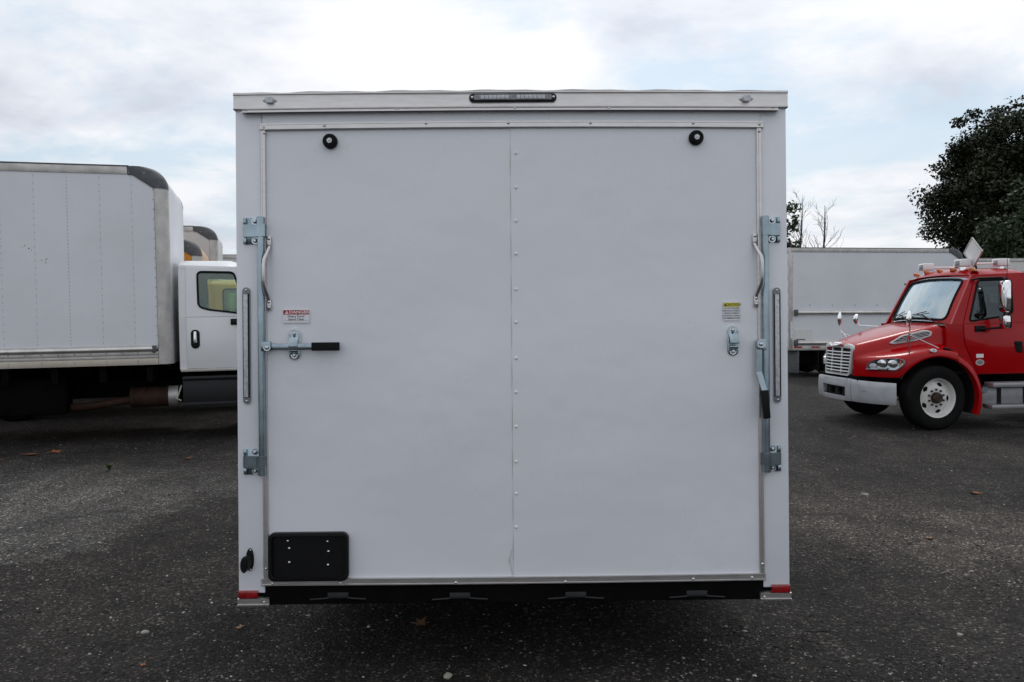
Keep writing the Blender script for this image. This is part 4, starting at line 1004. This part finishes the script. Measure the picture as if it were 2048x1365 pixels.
# steps and battery box under the door
for s in (1, -1):
    sb = MB().box(-1.75, -.70, s * 1.04 - .03, s * 1.04 + .02, .36, .60).build('step_box', M_STEP, red, bevel=.01)
    MB().box(-1.75, -.80, min(s * .98, s * 1.22), max(s * .98, s * 1.22), .615, .685).build('step', M_STEP, red, bevel=.012)
    MB().box(-1.75, -.78, min(s * .98, s * 1.22), max(s * .98, s * 1.22), .30, .36).build('step', M_STEP, red, bevel=.012)
    for xx in (-.98, -1.38): MB().box(xx - .03, xx + .03, min(s * 1.03, s * 1.07), max(s * 1.03, s * 1.07), .362, .612).build('strap', M_BLK, red)
    MB().lathe([(.001, .03), (.05, .03), (.055, 0), (.055, -.05)], (-.74, s * 1.08, .575), (0, s, 0), 16).build('air_fitting', M_ZINC, red)
    MB().box(-6.3, .75, s * .43 - .04, s * .43 + .04, .58, .83).build('frame_rail', M_FRAME, red)
    MB().tube([(-2.1, s * .82, .55), (-3.2, s * .82, .55)], .28, 20).build('fuel_tank', M_STEP, red, bevel=.02)
rear_axle(red, -4.6)
MB().box(-6.4, -1.9, -1.2, 1.2, .95, 1.08).build('flatbed', M_FRAME, red, bevel=.01)
rk = MB().box(-1.98, -1.92, -1.15, 1.15, 1.09, 1.16).build('headache_rack', M_ALU, red)
for y in np.linspace(-1.1, 1.1, 9): MB().box(-1.975, -1.945, y - .02, y + .02, 1.161, 2.3).build('rack_bar', M_ALU, rk)
MB().box(-1.985, -1.935, -1.15, 1.15, 2.301, 2.36).build('rack_rail', M_ALU, rk)
MB().box(-1.97, -1.95, -1.15, 1.15, 1.65, 1.72).build('rack_rail', M_ALU, rk)

# ================================================================== BOX TRUCKS (local: x forward, y left, z up; origin on the ground under the front axle)
def make_box_truck(loc, rotz, tilt, label, L, zb, zt, side_mat, front_mat, style, cab_paint, lift, detail, gap=.085, Wd=2.44, group='box trucks parked in the lot', rearx=None, glass=None):
    root = empty('box_truck', loc, (0, tilt, rotz))
    tag(root, label, 'box truck', group)
    make_cab(root, cab_paint, -1, glass or G_CAB, G_WS, False, lift, mx=.42)
    X0 = -1.5 - gap; hb = Wd / 2
    r1, r2, cap_h = .17, .30, .30
    def xf(z): return X0 - (r2 - math.sqrt(max(0, r2 * r2 - max(0, z - (zt - r2)) ** 2)))
    def ring(z):
        x = xf(z); pts = []
        for k in range(9):
            a = R(-90 + 90 * k / 8); pts.append((x - r1 + r1 * math.cos(a), -hb + r1 + r1 * math.sin(a), z))
        return pts
    zs_low = [zb + .004, zt - cap_h]
    zs_cap = [zt - cap_h] + [zt - r2 + r2 * math.sin(R(q)) for q in range(8, 89, 8)] + [zt]
    for s in (1, -1):
        def mir(rows): return [[(p[0], p[1] * (1 if s < 0 else -1), p[2]) for p in r_] for r_ in rows]
        MB().quadstrip(mir([ring(z) for z in zs_low])).build('corner_post', M_ALU2, root, smooth=60)
        cp = MB().quadstrip(mir([[(p[0] + .004, p[1] - .006, p[2]) for p in ring(z)] for z in zs_cap])).build('nose_cap', M_CAP, root, smooth=60)
        sm_ = lambda u, v, w: (u, s * (hb + w), v)
        MB().prism([(X0 - r1 - .012, zt - cap_h), (X0 - r1 + .03, zt - cap_h), (xf(zt - .06) - r1 + .05, zt - .06), (xf(zt) - .05, zt - .002), (X0 - .52, zt - .002), (X0 - .50, zt - .125), (X0 - .44, zt - .13)], [], sm_, -.01, .007).build('cap_flange', M_CAP, root, bevel=.002)
        # marker lamp let into the cap
        zl = zt - .20; x_ = xf(zl)
        lm = MB().prism(rrect(-.055, .055, -.014, .014, .006), [], lambda u, v, w: (x_ - r1 * .55 + u * .55 + w * .5, s * (hb - .045 + w * .8) - s * u * .35, zl + v + u * .0), .0, .022).build('marker_lamp', M_REDL if detail else M_REDL, root)
        MB().prism(rrect(-.065, .065, -.003, .003, .002), [], lambda u, v, w: (x_ - r1 * .55 + u * .55 + w * .5, s * (hb - .045 + w * .8) - s * u * .35, zl + v + .022), .0, .026).build('lamp_hood', M_BLK, lm)
    MB().quadstrip([[(xf(z) - .001, y, z) for y in np.linspace(-hb + r1, hb - r1, 4)] for z in [zb] + zs_cap]).build('front_panel', front_mat, root, smooth=60)
    xr_ = X0 - L
    # roof, floor, rear frame
    MB().box(xr_ + .02, X0 - r2, -hb + .01, hb - .01, zt - .02, zt - .004).build('roof', M_ALU2, root)
    MB().box(xr_ + .02, X0 - .10, -hb + .02, hb - .02, zb + .02, zb + .10).build('floor', M_FRAME, root)
    rfm = MB().prism([(-hb, zb), (hb, zb), (hb, zt + .003), (-hb, zt + .003)], [[(-hb + .09, zb + .12), (hb - .09, zb + .12), (hb - .09, zt - .14), (-hb + .09, zt - .14)]], lambda u, v, w: (xr_ + w, u, v), -.02, .06).build('rear_frame', M_ALU2, root, bevel=.006)
    n_p = 7; dz = (zt - .14 - zb - .12) / n_p
    for k in range(n_p): MB().box(xr_ - .004, xr_ + .03, -hb + .092, hb - .092, zb + .122 + k * dz, zb + .118 + (k + 1) * dz).build('door_slat', front_mat, rfm, bevel=.003)
    for s in (1, -1):
        y0, y1 = sorted((s * (hb - .006), s * (hb - .022)))
        xe = X0 - r1 - .004
        zlo, zhi = zb + .27, zt - .118
        if style == 'riveted':
            pw = .405; n = max(1, int((xe - xr_ - .06) / pw)); riv = MB()
            for k in range(n + 1):
                xa = min(xe, xe + .115 - k * pw); xb_ = max(xe + .115 - (k + 1) * pw, xr_ + .062)
                if xa - xb_ < .03: continue
                MB().box(xb_ + .0004, xa - .0004, y0, y1, zlo, zhi).build('side_panel', side_mat, root, smooth=0)
                if s < 0 and xb_ > xr_ + .1:
                    dense = (k % 3 == 2)
                    zz = zlo + .04
                    while zz < zhi - .02:
                        for q in ((0,) if not dense else (-.018, .018)):
                            riv.lathe([(.001, .004), (.005, .0028), (.0075, 0)], (xb_ + q * .0 + (.0 if not dense else 0), -hb + .006, zz + q * .0), (0, -1, 0), 6)
                        zz += .0945 if not dense else .047
            for zz in np.arange(zlo, zhi - .2, .135):
                riv.lathe([(.001, .004), (.006, .003), (.009, 0)], (xe - .012, -hb + .001, zz), (0, -1, 0), 6)
            for k in range(int((xe - xr_) / .2)):
                riv.lathe([(.001, .005), (.008, .0035), (.011, 0)], (xe - .12 - .2 * k, -hb - .006, zt - .095), (0, -1, 0), 6)
                riv.lathe([(.001, .006), (.009, .004), (.014, 0)], (xe - .06 - .2 * k, -hb - .010, zb + .168), (0, -1, 0), 6)
                if k % 2: riv.lathe([(.001, .006), (.009, .004), (.012, 0)], (xe - .06 - .2 * k, -hb - .010, zb + .03), (0, -1, 0), 6); riv.lathe([(.001, .006), (.009, .004), (.012, 0)], (xe - .06 - .2 * k, -hb - .010, zb + .06), (0, -1, 0), 6)
            if s < 0: tag(riv.build('rivets', mat('dull rivet', (.42, .42, .43), .5, .5), root), kind='stuff')
        else:
            MB().box(xr_ + .062, xe, y0, y1, zlo - .15, zhi).build('side_panel', side_mat, root, smooth=0)
            if s < 0:
                riv = MB()
                for k in range(int((xe - xr_) / .13)): riv.lathe([(.001, .005), (.009, .0035), (.012, 0)], (xe - .05 - .13 * k, -hb - .004, zt - .125), (0, -1, 0), 6)
                for zz in np.arange(zlo, zhi, .15): riv.lathe([(.001, .005), (.010, .0035), (.013, 0)], (xr_ + .055, -hb - .003, zz), (0, -1, 0), 6)
                for k in range(7): riv.lathe([(.001, .004), (.014, .003), (.022, 0)], (xr_ + .55 + .65 * k, -hb + .006, zb + 1.22), (0, -1, 0), 6)
                tag(riv.build('rivets', mat('dull rivet', (.42, .42, .43), .5, .5), root), kind='stuff')
        def rail(name, z0, z1, proud, mm, x1=None, bev=.004):
            a, c = sorted((s * (hb - .022), s * (hb + proud)))
            return MB().box(xr_ + (.062 if x1 is None else .08), xe if x1 is None else x1, a, c, z0, z1).build(name, mm, root, bevel=bev)
        a0 = X0 - .51
        a, c = sorted((s * (hb - .022), s * (hb + .006)))
        MB().box(xr_ - .0, a0, a, c, zt - .117, zt - .012).build('top_rail', M_ALU2, root, bevel=.004)
        MB().box(xr_ - .004, a0 + .02, a - .004, c + .004, zt - .014, zt + .006).build('top_lip', M_CAP, root, bevel=.004)
        if style == 'riveted':
            rail('base_rail', zb + .215, zb + .269, .004, M_ALU2)
            tb = MB().tube([(xr_ + .1, s * (hb + .012), zb + .222), (xe - .06, s * (hb + .012), zb + .222)], .036, 14).build('rub_rail', mat('polished rail', (.68, .66, .63), .35, .8, .2, 6), root)
            MB().box(xe - .075, xe - .02, *sorted((s * hb, s * (hb + .05))), zb + .175, zb + .268).build('rail_end', M_CAP, root, bevel=.01)
            rail('base_rail', zb + .135, zb + .185, .010, M_ALU2)
            rail('base_rail', zb + .092, zb + .133, .006, M_ALU2)
            rail('base_rail', zb, zb + .090, .010, mat('dirty cream rail', (.58, .53, .45), .55, .35, .3, 3, col2=(.35, .28, .2)))
        else:
            for zz in (zb + 1.02, zb + .20):
                MB().tube([(xr_ + .14, s * (hb + .020), zz), (xe - .1, s * (hb + .020), zz)], .055, 14).build('rub_rail', mat('polished rail', (.68, .66, .63), .35, .8, .2, 6), root)
                MB().box(xr_ + .09, xr_ + .2, *sorted((s * (hb - .01), s * (hb + .085))), zz - .085, zz + .085).build('rail_end', M_CAP, root, bevel=.03)
            rail('base_rail', zb, zb + .118, .008, M_ALU2)
            for k in range(5):
                x_ = xr_ + .10 + k * .50
                MB().box(x_, x_ + .23, *sorted((s * (hb + .0082), s * (hb + .0105))), zb + .06, zb + .105).build('reflective_tape', M_RTAPE, root, smooth=0)
    # chassis
    for s in (1, -1): MB().box(xr_ + .1, .7, s * .43 - .04, s * .43 + .04, .62, .88).build('frame_rail', M_FRAME, root)
    k = 0; x_ = X0 - .3
    while x_ > xr_ + .2: MB().box(x_ - .04, x_ + .04, -hb + .05, hb - .05, .885, zb + .02).build('cross_member', M_FRAME, root); x_ -= .6
    rear_axle(root, rearx if rearx else xr_ + 1.9)
    for s in (1, -1): MB().box((rearx if rearx else xr_ + 1.9) - .62, (rearx if rearx else xr_ + 1.9) - .60, s * .98 - .3, s * .98 + .3, .18, zb).build('mud_flap', M_RUB, root)
    return root, X0, hb, xr_

# --- near left truck
YAW = R(16.0)
dL = Vector((math.cos(YAW), math.sin(YAW), 0)); nL = Vector((-math.sin(YAW), math.cos(YAW), 0))
c1 = Vector((-4.76, 11.9, 0)) + dL * 1.585 + nL * 1.22
t1, X0, hb, xr1 = make_box_truck(tuple(c1 + Vector((0, 0, .0))), YAW, R(-.35), 'large white riveted box truck nearest on the left, rusty muffler underneath', 7.4, 1.115, 3.865, M_BOX, M_BOX, 'riveted', M_WHITE, .22, True, glass=G_CAB)
# muffler, exhaust, step box and tanks seen under the body
mf = MB().tube([(X0 - .62, -.72, .63), (X0 + .0, -.72, .63)], .145, 20).build('muffler', M_RUST, t1, bevel=.02)
for x_ in (-.58, -.42, -.12): MB().tube([(X0 + x_ - .02, -.72, .63), (X0 + x_ + .02, -.72, .63)], .152, 20).build('band', M_RUST, mf)
MB().tube([(X0 - .10, -.72, .63), (X0 + .03, -.72, .63)], .15, 20).build('end_cone', M_ALU2, mf)
MB().tube([(X0 - .6, -.72, .60), (X0 - 1.2, -.70, .52), (X0 - 2.2, -.7, .50)], .06, 12).build('exhaust_pipe', M_RUST, t1)
M_DSTEP = mat('dark blue grey step', (.008, .008, .011), .5, .2, .2, 8)
MB().box(X0 + .12, X0 + 1.5, -1.10, -.70, .50, .88).build('step_box', M_DSTEP, t1, bevel=.02)
MB().box(X0 + .12, X0 + 1.5, -1.14, -.70, .881, .925).build('step', M_DSTEP, t1, bevel=.01)
MB().box(X0 + .12, X0 + 1.5, -1.14, -1.1, .50, .56).build('step', M_DSTEP, t1, bevel=.01)
MB().tube([(X0 + .10, -1.05, .80), (X0 + .07, -1.10, .70), (X0 + .04, -1.12, .62), (X0 + .10, -1.12, .59)], .012, 6).build('air_line', mat('pale air line', (.35, .37, .30), .5), t1)
MB().box(X0 + .095, X0 + 1.5, -1.03, -.95, .99, 1.03).build('cab_sill', M_ALU2, t1, bevel=.005)
MB().box(X0 - 2.6, X0 - 1.4, -1.0, -.55, .45, .95).build('tool_box', M_FRAME, t1, bevel=.03)
MB().box(X0 - .7, X0 + .02, .3, 1.0, .45, .95).build('battery_box', M_FRAME, t1, bevel=.02)
# scuffs and a tear in the sheet
for (x_, z_, sx_, sz_, a) in ((-1.545, 2.575, .030, .0045, .9), (-1.75, 2.72, .012, .010, 0), (-1.80, 2.76, .006, .012, .4), (-1.72, 2.70, .006, .006, 0), (-1.83, 2.74, .006, .006, 0), (-1.55, 2.53, .010, .008, .3), (-1.60, 2.56, .005, .012, .5)):
    MB().prism([(x_ + sx_ * math.cos(t) * math.cos(a) - sz_ * math.sin(t) * math.sin(a), z_ + sx_ * math.cos(t) * math.sin(a) + sz_ * math.sin(t) * math.cos(a)) for t in np.linspace(0, 2 * PI, 9, endpoint=False)], [], lambda u, v, w: (X0 + u, -1.2135 - w, v), 0, .0012).build('scuff', M_SCUFF, t1, smooth=0)

# --- trucks parked behind it
def parked(px_corner, H, zb, L, label, side_m, front_m, style, paint, lift, yaw=YAW):
    d = Vector((math.cos(yaw), math.sin(yaw), 0)); n = Vector((-math.sin(yaw), math.cos(yaw), 0))
    return make_box_truck(tuple(Vector(px_corner) + d * 1.585 + n * 1.22), yaw, R(-.2), label, L, zb, H, side_m, front_m, style, paint, lift, False)
parked((-5.62, 15.5, 0), 3.20, 1.0, 5.0, 'lower box truck with orange side panel just behind the nearest left truck', M_ORG, M_PLY, 'smooth', M_YEL, .1)
parked((-6.60, 19.2, 0), 3.84, 1.1, 6.4, 'tall dusty white box truck with red lamp in its dark cap', M_BOX2, M_BOX2, 'smooth', M_GRN, .1)
parked((-6.9, 25.4, 0), 3.66, 1.1, 8.0, 'farthest white box truck on the left, only its flat roof edge showing', M_BOX2, M_BOX2, 'smooth', M_WHITE, .1)
# --- trucks behind the red one
y2 = R(7)
d2 = Vector((math.cos(y2), math.sin(y2), 0)); n2 = Vector((-math.sin(y2), math.cos(y2), 0))
c2 = Vector((7.53, 23.0, 0)) + d2 * (5.1 + 1.585) + n2 * 1.22
t5, X5, hb5, xr5 = make_box_truck(tuple(c2), y2, R(.3), 'white box truck with chrome rub rails standing behind the red truck', 5.1, .72, 3.50, M_BOX, M_BOX, 'smooth', M_WHITE, .1, False, rearx=-5.3)
MB().box(xr5 + .12, xr5 + .62, -1.226, -1.2145, .98, 1.29).build('pale_decal', mat('yellowed decal', (.70, .70, .68), .5), t5, smooth=0)
MB().box(xr5 + .16, xr5 + .42, -1.2275, -1.2262, 1.0, 1.03).build('decal_lettering_bar', mat('dark blue print', (.10, .10, .14), .5), t5, smooth=0)
MB().box(xr5 + .005, xr5 + .055, -1.224, -1.2205, 1.05, 1.5).build('post_decal', M_STK, t5, smooth=0)
for s in (-1, 1): MB().box(xr5 + .2, xr5 + .24, s * .9 - .35, s * .9 + .35, .10, .70).build('mud_flap', M_CAP, t5, bevel=.01)
MB().box(xr5 + .3, xr5 + 2.2, -1.0, 1.0, .30, .70).build('lift_gate_frame', M_FRAME, t5, bevel=.02)
c3 = Vector((13.2, 27.4, 0)) + d2 * (6 + 1.585) + n2 * 1.22
make_box_truck(tuple(c3), y2, 0.0, 'pale box truck partly hidden behind the red cab at the right edge', 6.0, .9, 3.50, M_BOX2, M_BOX2, 'smooth', M_WHITE, .1, False)

# ================================================================== TREES
def leaf_material(name, c1_, c2_, c3_):
    mt = bpy.data.materials.new(name); mt.use_nodes = True
    t = mt.node_tree; b = t.nodes['Principled BSDF']
    g = t.nodes.new('ShaderNodeNewGeometry')
    t.links.new(ramp(t, g.outputs['Random Per Island'], [(0.0, c1_), (0.6, c2_), (1.0, c3_)]), b.inputs['Base Color'])
    b.inputs['Roughness'].default_value = 0.55; b.inputs['Specular IOR Level'].default_value = 0.3
    return mt
M_BARK = mat('grey bark', (0.06, 0.05, 0.042), 0.9, 0, 0.4, 6, 0.01, 12)
M_LEAF1 = leaf_material('dark maple leaves', (.008, .015, .006), (.016, .029, .009), (.036, .026, .010))
M_LEAF2 = leaf_material('mid green leaves', (.018, .032, .011), (.030, .050, .017), (.045, .068, .024))
M_LEAF3 = leaf_material('far leaves', (.03, .05, .02), (.05, .075, .03), (.07, .09, .04))
def leaves_mesh(name, centers, n_each, spread, size, mt, r_):
    C = np.asarray(centers); n = len(C) * n_each
    cen = np.repeat(C, n_each, 0)
    off = r_.normal(size=(n, 3)); off /= np.linalg.norm(off, axis=1)[:, None]; off *= (r_.random(n) ** .45)[:, None]
    sp_ = np.repeat(np.asarray(spread) * np.ones(len(C)), n_each)[:, None]
    p = cen + off * sp_ * np.array([1, 1, .75])
    nrm = off * .5 + r_.normal(size=(n, 3)) * .6 + np.array([0, 0, .55]); nrm /= np.linalg.norm(nrm, axis=1)[:, None]
    a = r_.normal(size=(n, 3)); u = np.cross(nrm, a); u /= np.linalg.norm(u, axis=1)[:, None]; w = np.cross(nrm, u)
    s = (size * (.6 + .8 * r_.random(n)))[:, None]
    # five-point leaf blade folded along the midrib
    V = np.stack([p - u * s * .55, p - u * s * .05 + w * s * .45 - nrm * s * .10, p + u * s * .60, p - u * s * .05 - w * s * .45 - nrm * s * .10], 1).reshape(-1, 3)
    idx = (np.array([0, 1, 2, 0, 2, 3])[None] + (np.arange(n) * 4)[:, None]).reshape(-1)
    me = bpy.data.meshes.new(name); me.vertices.add(len(V)); me.vertices.foreach_set('co', V.astype(np.float32).ravel())
    nf = n * 2; me.loops.add(nf * 3); me.loops.foreach_set('vertex_index', idx.astype(np.int32))
    me.polygons.add(nf); me.polygons.foreach_set('loop_start', np.arange(0, nf * 3, 3, dtype=np.int32)); me.polygons.foreach_set('loop_total', np.full(nf, 3, dtype=np.int32))
    me.update(); me.materials.append(mt)
    return me
def branches(b, p, d, length, r, depth, rr, tips, spread=.55, kids=(2, 4), minr=.006):
    pts = [p]; dd = d.copy(); n = 4
    for i in range(n):
        dd = (dd + Vector((rr.gauss(0, .12), rr.gauss(0, .12), rr.gauss(.05, .08)))).normalized(); pts.append(pts[-1] + dd * length / n)
    b.tube(pts, [max(minr, r * (1 - .5 * i / n)) for i in range(n + 1)], 6 if depth > 1 else 4, False)
    tips.append(pts[-1])
    if depth <= 0: return
    for k in range(rr.randint(*kids)):
        i = rr.randint(2, n); q = pts[i]
        nd = (dd + Vector((rr.gauss(0, spread), rr.gauss(0, spread), rr.gauss(.1, spread * .6)))).normalized()
        branches(b, q, nd, length * rr.uniform(.55, .82), r * .55, depth - 1, rr, tips, spread, kids, minr)
def leafy_tree(name, label, base, H, rad, zc, seed, mt, n_cl, n_each, lsize, clump, trunk_r):
    rr = random.Random(seed); r_ = np.random.default_rng(seed)
    root = empty(name, base); tag(root, label, 'tree', 'trees at the edge of the lot')
    b = MB(); tips = []
    b.tube([(0, 0, -.1), (.1, 0, zc * .35), (.05, .1, zc * .7), (0, 0, zc)], [trunk_r, trunk_r * .8, trunk_r * .65, trunk_r * .4], 10)
    for k in range(9):
        a = k * 2.4; z = zc * (.38 + .06 * k)
        branches(b, Vector((0.05, 0, z)), Vector((math.cos(a), math.sin(a), .55)).normalized(), rad[0] * .50, trunk_r * .38, 2, rr, tips)
    b.build('trunk', M_BARK, root)
    cs = []; sp_ = []
    while len(cs) < n_cl:
        v = r_.normal(size=3); v /= np.linalg.norm(v)
        rad_k = (.18 + .80 * r_.random() ** .6)
        lob = 1 + .13 * math.sin(v[0] * 5 + seed) * math.sin(v[2] * 6 + 2) + .08 * math.sin(v[1] * 9)
        p = v * rad_k * lob * np.array(rad)
        p[2] += zc
        if p[2] < zc - rad[2] * .95: continue
        cs.append(p); sp_.append(clump * (.6 + .7 * r_.random()))
    link('crown', leaves_mesh('crown', cs, n_each, np.array(sp_), lsize, mt, r_), root)
    return root
leafy_tree('maple_tree', 'large nearly black maple crown towering behind the trucks on the right', (21.15, 35, 0), 10.4, (3.75, 3.8, 4.2), 6.2, 5, M_LEAF1, 900, 150, .110, .56, .30)
leafy_tree('leafy_tree', 'lighter green feathery tree in front of the maple at the right edge', (18.9, 30, 0), 6, (2.3, 2.2, 2.2), 3.9, 9, M_LEAF2, 150, 90, .13, .55, .16)
leafy_tree('slender_tree', 'slim leafy tree peeking out beside the trailer edge', (14.05, 43, 0), 7.4, (.6, .6, 1.9), 5.6, 12, M_LEAF3, 30, 36, .14, .32, .10)
def bare_tree(label, base, H, seed, lean=0.0):
    rr = random.Random(seed); root = empty('bare_tree', base); tag(root, label, 'tree', 'trees at the edge of the lot')
    b = MB(); tips = []
    pts = [Vector((0, 0, 0)), Vector((.05 + lean * .3, 0, H * .3)), Vector((lean * .6, .05, H * .55)), Vector((lean, 0, H * .8)), Vector((lean * 1.2, .05, H))]
    b.tube(pts, [.12, .10, .075, .04, .01], 8)
    b.build('trunk', M_BARK, root)
    b = MB()
    for k in range(16):
        t = .48 + .48 * k / 16; z = H * t; x = lean * t
        a = rr.uniform(0, 2 * PI)
        branches(b, Vector((x, 0, z)), Vector((math.cos(a) * .8, math.sin(a) * .8, .9)).normalized(), H * .17 * (1.35 - t), .028 * (1.3 - t), 2, rr, tips, .42, (2, 3), .0048)
    b.build('crown', M_BARK, root)
bare_tree('taller leafless tree beside the trailer, twigs fanning above the box truck', (15.0, 45, 0), 7.9, 3, .35)
bare_tree('shorter leafless tree standing alone against the sky', (16.35, 45, 0), 7.5, 8, .2)
# far hedge of woods behind everything
r_ = np.random.default_rng(3)
cs = [(x + r_.normal() * .8, 74 + r_.normal() * 2.5, 0.4 + r_.random() * 2.9) for x in np.linspace(-75, 75, 420)]
tag(link('woods', leaves_mesh('woods', cs, 26, np.full(len(cs), 1.5), .5, M_LEAF2, r_)), 'low band of distant woods behind the parked trucks', 'woods', kind='stuff')

# ================================================================== SMALL THINGS ON THE GROUND
def leaf_thing(x, y, size, rot, label, curl=.35, col=None):
    n = 10; outl = []
    for k in range(5):                 # lobed maple leaf
        a = R(90 + (k - 2) * 55); outl += [(math.cos(a - .28) * .42, math.sin(a - .28) * .42), (math.cos(a) * (1.0 if k == 2 else .85), math.sin(a) * (1.0 if k == 2 else .85))]
    outl += [(-.18, -.32), (0, -.2), (.18, -.32)][::-1] if False else []
    outl = [(p[0], p[1]) for p in outl][::-1] + [(-.06, -.38)] if False else outl + [(-.22, -.30), (.0, -.22), (.22, -.30)]
    seed = rng.random() * 6
    b = MB().prism(outl, [], lambda u, v, w: (u * size, v * size, .004 + size * curl * (.5 * u * u + .35 * max(0, math.sin(v * 3 + seed))) + w), 0, .0015)
    b.tube([(0, -.22 * size, .006), (.05 * size, -.6 * size, .012)], .0022, 5)
    o = b.build('fallen_leaf', col or M_FALL, None, smooth=0, loc=(x, y, 0), rot=(rng.uniform(-.15, .15), rng.uniform(-.15, .15), rot))
    tag(o, label, 'leaf', 'fallen leaves on the asphalt')
M_FALL = mat('orange dead leaf', (0.33, 0.13, 0.045), 0.7, 0, 0.4, 30)
M_FALL2 = mat('brown dead leaf', (0.26, 0.15, 0.08), 0.75, 0, 0.4, 30)
leaf_thing(-6.20, 10.86, .13, .4, 'orange fallen leaf at the left, left of the pair below the box truck')
leaf_thing(-5.98, 11.1, .13, 1.9, 'orange fallen leaf, right of the pair below the box truck')
leaf_thing(-6.42, 10.55, .08, 2.9, 'small orange leaf nearest the left edge of the photo')
leaf_thing(-4.02, 10.46, .09, 1.2, 'orange fallen leaf lying near the trailer in front of the white cab')
leaf_thing(-0.52, 4.70, .07, 1.6, 'brownish leaf lying in the shadow under the trailer', .35, M_FALL2)
leaf_thing(4.36, 7.98, .085, .3, 'orange leaf on the asphalt in front of the red truck')
leaf_thing(3.15, 6.39, .06, 1.3, 'small tan leaf on the brown lane right of the trailer', .35, M_FALL2)
leaf_thing(-1.84, 4.16, .018, .6, 'tiny orange leaf scrap near the bottom edge, left')
leaf_thing(-1.52, 4.66, .035, 1.0, 'brown leaf scrap near the left corner of the trailer', .35, M_FALL2)
b = MB(); rr = random.Random(4)
for k in range(14):
    a = rr.uniform(0, 2 * PI); h = rr.uniform(.05, .10); p0 = Vector((0, 0, 0)); d = Vector((math.cos(a), math.sin(a), 0))
    p1 = d * h * .4 + Vector((0, 0, h * .7)); p2 = d * h * .9 + Vector((0, 0, h)); w = Vector((-d.y, d.x, 0)) * .012
    i = len(b.v); b.v += [tuple(p0 - w * .4), tuple(p0 + w * .4), tuple(p1 + w), tuple(p1 - w), tuple(p2)]; b.f += [(i, i + 1, i + 2, i + 3), (i + 3, i + 2, i + 4)]
tag(b.build('weed', mat('weed green', (.06, .085, .03), .7), None, loc=(-4.63, 9.70, 0)), 'small green weed growing through the worn asphalt on the left', 'weed')
tag(MB().tube([(.09 * math.cos(t), .10 * math.sin(t), .008 + .012 * math.sin(t * 2) ** 2) for t in np.linspace(R(40), R(250), 14)], .0028, 6).build('wire_scrap', M_RUB, None, loc=(1.60, 4.40, 0)), 'curved scrap of black wire on the ground right of the trailer', 'wire')
# larger pale stones picked out by eye
me_st = []
for k in range(3):
    bm = bmesh.new(); bmesh.ops.create_icosphere(bm, subdivisions=2, radius=1)
    for v in bm.verts: v.co = Vector((v.co.x * 1.2, v.co.y * .9, v.co.z * .55)) * (1 + .22 * math.sin(v.co.x * 3 + k * 2) * math.cos(v.co.y * 4 + k))
    me = bpy.data.meshes.new('stone'); bm.to_mesh(me); bm.free(); me.materials.append(mat('pale stone', (.36, .33, .28), .85, 0, .3, 40)); me_st.append(me)
for i, (x, y, s, lab) in enumerate(((-2.02, 4.60, .020, 'pale stone among the gravel at lower left'), (-0.32, 3.99, .024, 'flat pale stone in the shade near the bottom edge, centre'), (3.30, 7.95, .030, 'white stone on the asphalt before the red truck'), (2.35, 4.45, .016, 'tan stone near the lower right corner'))):
    tag(link('stone', me_st[i % 3], None, (x, y, s * .3), (0, 0, i * 1.3), (s, s, s)), lab, 'stone', 'larger stones on the asphalt')
